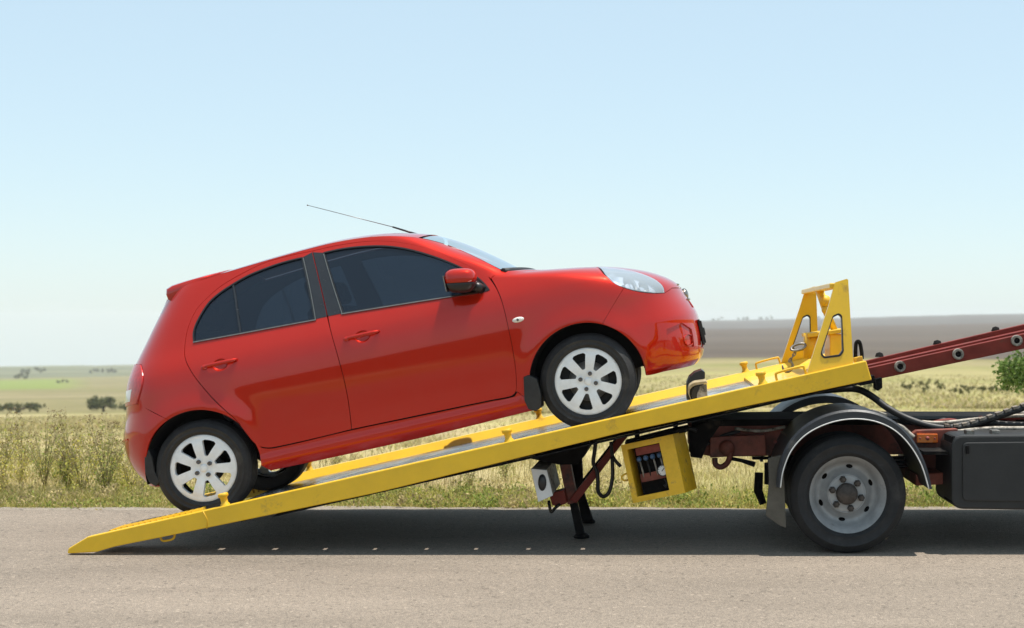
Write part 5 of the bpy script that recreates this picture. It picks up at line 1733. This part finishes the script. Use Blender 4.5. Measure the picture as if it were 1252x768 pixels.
panel('upper_grille', M['plastic'], bump, [('q', 2.84, .59), ('q', 3, .59), ('q', 3, .665), ('q', 2.85, .665)], off=-.03, gap=0, skirt=0, both=True)
panel('lower_grille', M['plastic'], bump, [('q', 2.82, .325), ('q', 3, .325), ('q', 3, .51), ('q', 2.83, .51)], off=-.035, gap=0, skirt=0, both=True)
for zz in (.375, .42, .46):
    ribbon(None, .012, .008, -.02, 'grille_slat', M['plastic'], bump, BOTH, False, [tuple(float(v) for v in (surf(q_, zz)[0], zz)) for q_ in (2.85, 2.88, 2.92, 2.96, 2.995)])
ribbon(None, .016, .010, .0, 'grille_chrome', M['chrome'], bump, BOTH, False, [tuple(float(v) for v in (surf(q_, .66)[0], .66)) for q_ in (2.88, 2.92, 2.96, 2.995)])
hood = [(2.075, 1.085), ('q', 2.30, 1.083), ('q', 2.6, 1.075), ('q', 3, 1.070), ('q', 3, .95), ('q', 3, .85), ('q', 3, .745), ('q', 2.72, .752), (3.09, .762)] + hl[7:] + [(2.640, .962)] + hood_line[::-1][1:-1]
hood = [('q', 3, 1.070), ('q', 2.6, 1.074), (2.085, 1.080)] + hood_line[1:-1] + [HR] + hl[:6:-1] + [hl_low[5]] + nose_seam + [('q', 2.72, .752), ('q', 3, .742), ('q', 3, .85), ('q', 3, .97)]
panel('bonnet', M['paint'], car, hood, both=True)
for s in BOTH:
    h_ = panel('headlight', M['lens'], car, hl, off=.002, gap=.003, skirt=.006, sides=(s,))[0]
    panel('lamp_bowl', M['reflector'], h_, hl, off=-.05, gap=.004, skirt=-.045, sides=(s,))
    for (px, py, r) in ((752, 338, .045), (772, 343, .058), (790, 348, .045)):
        x, z = px2xz(px, py); y = float(surf(qof(x, z), z)[1])
        n = normals(np.array([qof(x, z)]), np.array([z]))[0]
        c = Vector((x, y, z)) - Vector(n) * .028
        d = Vector((.75, .6, .28)).normalized()
        t1 = d.cross(Vector((0, 0, 1))).normalized(); t2 = t1.cross(d)
        V = []; Fc = []
        for i in range(5):
            for k in range(16):
                a = 2 * math.pi * k / 16; r_ = r * (i + .15) / 4.15
                p = c + t1 * r_ * math.cos(a) + t2 * r_ * math.sin(a) - d * (.03 * (1 - (i / 4) ** 2))
                V.append((p.x, s * p.y, p.z))
        for i in range(4):
            for k in range(16): Fc.append((i * 16 + k, i * 16 + (k + 1) % 16, i * 16 + 16 + (k + 1) % 16, i * 16 + 16 + k))
        MB().add(V, Fc, True).build('reflector_bowl', M['chrome'] if px != 752 else M['amber'] if False else M['reflector'], h_)
    ribbon([(768, 328.5), (771.5, 337), (776, 346), (779, 355)], .010, .004, -.022, 'lamp_divider', M['black_trim'], h_, (s,))
# badges and number plate on the nose
MB().sphere((3.165, 0, .70), (.024, .060, .042), 18, 8).build('badge', M['chrome'], car)
for s in BOTH: MB().sphere((3.120, s * .16, .77), (.022, .10, .010), 14, 8).build('bonnet_trim', M['chrome'], car)
npm = MB().box((3.222, 0, .43), (.014, .52, .15)); npo = npm.build('number_plate', M['plate'], car, .003)
MB().box((3.213, 0, .43), (.012, .54, .17)).build('plate_frame', M['plastic'], npo)
MB().box((3.215, 0, .43), (.05, .3, .05)).build('plate_bracket', M['black_trim'], npo)

# ---- roof skin, windscreen, cowl
Un = np.array(crom(U, False, .03))
uq = np.array([qof(a, b) for a, b in Un]); UP = np.stack(surf(uq, Un[:, 1]), -1)
def loft(edge, bx, bz, name, m, parent, nv=26, off=0.0, inset_y=0.0, drop=None):
    """sheet from one body edge to the other with a crown of bx forwards and bz upwards"""
    n = len(edge); V = []; Fc = []
    for i, p in enumerate(edge):
        for k in range(nv + 1):
            v = -1 + 2 * k / nv
            c = 1 - abs(v) ** 2.6
            V.append((p[0] + bx[i] * c, v * (p[1] - inset_y), p[2] + bz[i] * c + off))
    for i in range(n - 1):
        for k in range(nv):
            a = i * (nv + 1) + k
            Fc.append((a, a + 1, a + nv + 2, a + nv + 1))
    return MB().add(V, Fc, True).build(name, m, parent)
i_scr = [i for i in range(len(Un)) if Un[i, 0] >= 1.59]
i_roof = [i for i in range(len(Un)) if Un[i, 0] <= 1.60]
tr = np.linspace(0, 1, len(i_roof))
roof_e = UP[i_roof]
loft(roof_e, .055 * (1 - tr) ** 2 - .10 * tr ** 2, .030 + .012 * np.sin(tr * math.pi), 'roof', M['paint'], car)
scr_e = UP[i_scr]
ts = np.linspace(0, 1, len(i_scr))
scr_e = np.concatenate([[[2.085, UP[0][1] + .02, 1.078]], scr_e]); ts = np.linspace(0, 1, len(scr_e))
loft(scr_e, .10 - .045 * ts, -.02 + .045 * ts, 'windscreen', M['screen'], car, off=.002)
ws_cowl = MB()
cw = [(2.215 - .14 * abs(v) ** 2.6, v * .70, 1.062 + .018 * abs(v)) for v in np.linspace(-1, 1, 21)]
ws_cowl.tube(cw, .022, 8); ws_cowl.build('cowl', M['plastic'], car)
for s, a in ((-1, -.50), (1, .05)):
    MB().tube(smooth_path([(2.17, a, 1.083), (2.19, a + .15, 1.086), (2.20, a + .45, 1.09)], 5), .005, 7).build('wiper', M['black_trim'], car)
# spoiler over the tailgate
SPx = [(.30, .0), (.12, -.001), (-.02, -.006), (-.10, -.014), (-.14, -.028), (-.15, -.060), (-.145, -.095), (-.08, -.11), (.10, -.07), (.28, -.02)]
V = []; Fc = []
NVS = 21
for v in np.linspace(-1, 1, NVS):
    av = abs(v)
    zt = 1.470 + .040 * (1 - av ** 2.6)
    for (x, dz) in SPx:
        xx = x + (.085 * av ** 3 if x < .1 else 0) 
        V.append((xx, v * (.555 if x > .2 else .535), zt + dz + .006))
nn_ = len(SPx)
for i in range(NVS - 1):
    for k in range(nn_): Fc.append((i * nn_ + k, i * nn_ + (k + 1) % nn_, (i + 1) * nn_ + (k + 1) % nn_, (i + 1) * nn_ + k))
Fc += [tuple(range(nn_)), tuple(range((NVS - 1) * nn_ + nn_ - 1, (NVS - 1) * nn_ - 1, -1))]
MB().add(V, Fc, True).build('spoiler', M['paint'], car)

# ---- dark lining behind the gaps, floor
full = [U[-1]] + [('q', .30, 1.37), ('q', .30, 1.1), ('q', .30, .8), ('q', .30, .32)] + [(-.42, .31)] + arc_pts(AXR, AR + .012, 178, -12, 30) + [(.45, .20), (1.3, .195), (2.0, .20)] + arc_pts(AXF, AR + .012, 192, 4, 30) + [(2.88, .31), ('q', 2.75, .28), ('q', 2.75, .70), (2.86, .80), (2.60, .93), (2.10, 1.045)] + U
full_h = [[(p[0], p[1]) for p in fw], [(p[0], p[1]) for p in rw]]
panel('inner_lining', M['shell'], car, full, full_h, off=-.024, gap=.004, skirt=0, sides=BOTH)
fl = MB().box((1.22, 0, .235), (1.75, 1.36, .05)).box((-.32, 0, .37), (.24, .9, .06)).box((2.90, 0, .32), (.20, 1.0, .06)).box((2.55, 0, .55), (.9, .86, .5)).box((0, 0, .52), (.8, .86, .5)).build('underbody', M['shell'], car)
MB().tube([(0, -.70, .28), (0, .70, .28)], .035, 10).build('rear_axle', M['black_steel'], car)
MB().tube(smooth_path([(.5, -.25, .20), (0.9, -.28, .19), (1.4, -.2, .19), (1.9, -.15, .2)], 4), .028, 8).build('exhaust_pipe', M['dirty_metal'], car)
for s in BOTH:
    for ax in (AXR, AXF):
        V = []; Fc = []
        A_ = np.radians(np.linspace(-1, 184, 31))
        for a in A_:
            for (r, y) in ((AR + .003, .785), (AR + .004, .62), (AR + .0, .45)):
                V.append((ax[0] + r * math.cos(a), s * y, ax[1] + r * math.sin(a)))
        for i in range(30):
            for k in range(2): Fc.append((i * 3 + k, i * 3 + k + 1, i * 3 + k + 4, i * 3 + k + 3))
        MB().add(V, Fc, True).build('arch_liner', M['shell'], car)

# ---- mud flaps behind the wheels
def flap(pts, s, y=0.80, up=0.0):
    P_ = []
    for p in pts:
        X, Z = wpt(p[0], p[1], CYC - y)
        dx, dz = X - CO.x, Z - CO.z
        P_.append((dx * RC + dz * RS, -dx * RS + dz * RC + up))
    n = len(P_)
    m = MB().prism([(p[0], p[1]) for p in P_], s * y, s * (y - .20))
    m.build('mud_flap', M['plastic'], car, .006)
for s in BOTH:
    flap([(640, 461), (646, 458.5), (656, 463), (661, 480), (662, 498), (655, 503), (646, 500.5), (641, 490)], s, .832)
    flap([(176, 553), (182, 549.5), (186, 560), (189, 577), (196, 590), (190, 595), (182, 590), (177, 577)], s, .79, .07 if s > 0 else 0)

# ---- door mirror
for s in BOTH:
    c = px2xz(563.5, 343)
    y0 = 0.785
    D = CYC - y0 - .06
    X, Z = wpt(563.5, 343.3, D)
    dx, dz = X - CO.x, Z - CO.z
    mx_, mz_ = dx * RC + dz * RS, -dx * RS + dz * RC
    cc = Vector((mx_, s * (y0 + .06), mz_))
    TL = Matrix.Rotation(RA * 0.75, 3, 'Y')
    def shell(zlo, zhi, nm, m, par, grow=1.0):
        seg, rings = 28, 14
        V = []; Fc = []
        for i in range(rings + 1):
            ph = (zlo + (zhi - zlo) * i / rings)
            for k in range(seg):
                th = 2 * math.pi * k / seg
                e = .62
                def sp(v): return math.copysign(abs(v) ** e, v)
                p = Vector((.098 * grow * sp(math.cos(ph)) * sp(math.cos(th)), .10 * grow * sp(math.cos(ph)) * sp(math.sin(th)), .076 * grow * sp(math.sin(ph))))
                p.x *= 1 - .12 * (p.z < 0) * abs(p.z) / .076
                p = TL @ p
                V.append((cc.x + p.x, cc.y + p.y, cc.z + p.z))
        for i in range(rings):
            for k in range(seg): Fc.append((i * seg + k, i * seg + (k + 1) % seg, (i + 1) * seg + (k + 1) % seg, (i + 1) * seg + k))
        if abs(zlo) < 1.5: Fc.append(tuple(range(seg)))
        if abs(zhi) < 1.5: Fc.append(tuple(range(rings * seg, (rings + 1) * seg)))
        return MB().add(V, Fc, True).build(nm, m, par)
    mr_ = shell(-.06, math.pi / 2, 'door_mirror', M['paint'], car)
    shell(-math.pi / 2, -.075, 'mirror_housing', M['black_trim'], mr_, .985)
    a = px2xz(592, 354); ya = float(surf(qof(*a), a[1])[1])
    b = Vector((cc.x + .06, cc.y - s * .05, cc.z - .04))
    MB().tube([(a[0] - .02, s * (ya - .01), a[1] + .005), ((a[0] + b.x) / 2, (s * ya + b.y) / 2, (a[1] + b.z) / 2), tuple(b)], [.035, .030, .030], 12).build('mirror_arm', M['black_trim'], mr_)
    MB().box((cc.x - .092, cc.y, cc.z), (.006, .15, .10)).build('mirror_glass', M['chrome'], mr_, .004)
    x, z = px2xz(633.5, 391); y = float(surf(qof(x, z), z)[1])
    si = MB().sphere((x, s * (y + .001), z), (.038, .010, .017), 20, 8).build('side_indicator', M['white_lens'], car)
    MB().sphere((x - .002, s * (y + .009), z), (.009, .004, .009), 10, 6).build('indicator_bulb', M['bolt'], si)

# ---- aerial
r_c = Vector((1.60, 0, 1.492))
def at_plane(px, py, D):
    X, Z = wpt(px, py, D); dx, dz = X - CO.x, Z - CO.z
    return Vector((dx * RC + dz * RS, D - CYC, -dx * RS + dz * RC))
ae = MB().sphere(at_plane(514, 289.5, 10.17), (.030, .014, .011), 12, 6); aeo = ae.build('aerial', M['black_trim'], car)
def at_plane(px, py, D):
    X, Z = wpt(px, py, D); dx, dz = X - CO.x, Z - CO.z
    return Vector((dx * RC + dz * RS, D - CYC, -dx * RS + dz * RC))
p0, p1, p2 = at_plane(516, 288.5, 10.17), at_plane(480, 277.5, 10.17), at_plane(376, 251, 10.17)
MB().tube([p0, p1], [.0075, .0055], 8).build('aerial_base', M['black_trim'], aeo)
MB().tube([p1, (p1 + p2) / 2, p2], [.0028, .0024, .002], 6).sphere(p2, .005, 8, 5).build('aerial_rod', M['bolt'], aeo)

# ---- wheels
def tyre_mesh():
    R_ = WR_
    p = [(.209, .0), (.213, .008), (.226, .0165), (.228, .0195), (.232, .0195), (.234, .018), (.254, .021), (.256, .0235), (.260, .0235), (.262, .019), (.275, .012), (.288, .0), (.296, -.012)]
    for k in range(4):
        y = -.016 - .034 * k
        p += [(R_, y), (R_, y - .026), (R_ - .007, y - .027), (R_ - .007, y - .033)]
    p += [(R_ - .004, -.153), (.276, -.172), (.209, -.165)]
    return MB().lathe(p, 80, 'y').mesh('tyre', M['rubber'])
TYM = tyre_mesh()
def spoke_holes(n=7, rot=90):
    out = []
    for k in range(n):
        a = math.radians(rot + 360 / n * (k + .5)); hw = math.radians(360 / n / 2)
        pts = []
        # wide at the rim, narrow at the hub
        for r, f in ((.074, .28), (.12, .48), (.160, .58)):
            pts.append((r, a - hw * f))
        for t in (-.4, 0, .4): pts.append((.168, a + hw * t))
        for r, f in ((.160, .58), (.12, .48), (.074, .28)):
            pts.append((r, a + hw * f))
        P_ = [(r * math.cos(t), r * math.sin(t)) for r, t in pts]
        out.append(round_poly(P_, .008, 3))
    return out
def face_depth(p):
    r = math.hypot(p[0], p[1])
    base = float(np.interp(r, [0, .03, .055, .10, .15, .18, .190, .199], [.010, .011, .009, .001, .000, .006, .003, .013]))
    return base
holes7 = spoke_holes()
KW = 1.065
holes7 = [[(a * KW, b * KW) for a, b in h] for h in holes7]
mw = plate_mesh(circ(.200 * KW, 84), holes7, 0.0, .030, lambda p: face_depth((p[0] / KW, p[1] / KW)), .012)
mw.sm = [f and False for f in mw.sm]
FACE = mw.mesh('wheel_trim', M['alloy'])
FACE.polygons.foreach_set('use_smooth', [True] * len(FACE.polygons))
try: FACE.set_sharp_from_angle(angle=math.radians(38))
except Exception: pass
BARREL = MB().lathe([(.214, .006), (.214, -.004), (.198, -.02), (.192, -.15)], 48, 'y').mesh('rim_barrel', M['wheel_dark'])
BDISC = MB().lathe([(.0, -.055), (.125, -.055), (.125, -.07), (0, -.07)], 36, 'y').mesh('brake_disc', M['disc'])
BDRUM = MB().lathe([(.0, -.06), (.095, -.06), (.10, -.07), (.10, -.12), (0, -.12)], 36, 'y').mesh('brake_drum', M['wheel_dark'])
BACKP = MB().lathe([(.0, -.10), (.192, -.10)], 36, 'y').mesh('back_plate', M['wheel_dark'])
LUG = MB().lathe([(.0, .002), (.007, .003), (.0075, .006), (.0125, .006), (.0135, .0), (.0135, -.01)], 14, 'y').mesh('wheel_bolt', M['bolt'])
CAPM = MB().lathe([(0, .006), (.018, .0055), (.026, .002), (.028, -.004)], 24, 'y').mesh('centre_cap', M['alloy'])
def car_wheel(ax, s, rot, ba, front):
    w = link('wheel', TYM, car, (ax[0], s * .79, ax[1] - .002))
    w.rotation_euler = (0, rot, 0) if s < 0 else (0, rot, math.pi)
    link('wheel_trim', FACE, w, (0, -.006, 0))
    link('rim_barrel', BARREL, w); link('brake_disc', BDISC if front else BDRUM, w)
    if front: link('back_plate', BACKP, w)
    link('centre_cap', CAPM, w, (0, .006, 0))
    for k in range(4):
        a = math.radians(ba + 90 * k)
        link('wheel_bolt', LUG, w, (.049 * math.cos(a), -.006, .049 * math.sin(a)))
for s in BOTH:
    car_wheel(AXF, s, RA + math.radians(5), 82, True)
    car_wheel(AXR, s, RA + math.radians(-14), 24, False)

# ---- cabin
def seat(x, y, name='seat', w=.48):
    m = MB().box((x, y, .50), (.50, w, .16)); o = m.build(name, M['interior'], car, .05)
    MB().box((x - .30, y, .84), (.14, w, .62), Matrix.Rotation(math.radians(-16), 3, 'Y')).build('seat_back', M['interior'], o, .05)
    MB().box((x - .39, y, 1.24), (.09, .26 if w < .6 else .24, .16), Matrix.Rotation(math.radians(-12), 3, 'Y')).build('head_rest', M['interior'], o, .04)
for s in BOTH: seat(1.22, s * .36)
seat(.42, 0, 'rear_seat', 1.2)
MB().box((1.98, 0, .90), (.42, 1.28, .28)).build('dashboard', M['interior'], car, .06)
c = Vector((1.66, .36, .98))
MB().tube([c + Vector((.06 * math.cos(a), .18 * math.sin(a), .17 * math.cos(a))) for a in [2 * math.pi * k / 24 for k in range(24)]], .014, 7, closed=True).build('steering_wheel', M['black_trim'], car)
MB().box((.0, 0, .80), (.5, 1.2, .06)).build('parcel_shelf', M['interior'], car)

# ------------------------------------------------------------------ close the air box round everything
bpy.context.view_layer.update()
zmin, zmax = 1e9, H
for o in scene.objects:
    if o.type == 'MESH':
        for c in o.bound_box:
            z = (o.matrix_world @ Vector(c)).z
            zmin = min(zmin, z); zmax = max(zmax, z)
hz.xform(lambda p: Vector((p.x * 5400, p.y * 5400, (zmin - 1) + (p.z + 0.5) * (zmax + 0.4 - zmin + 1))))
tag(hz.build('haze', hm), kind='stuff')
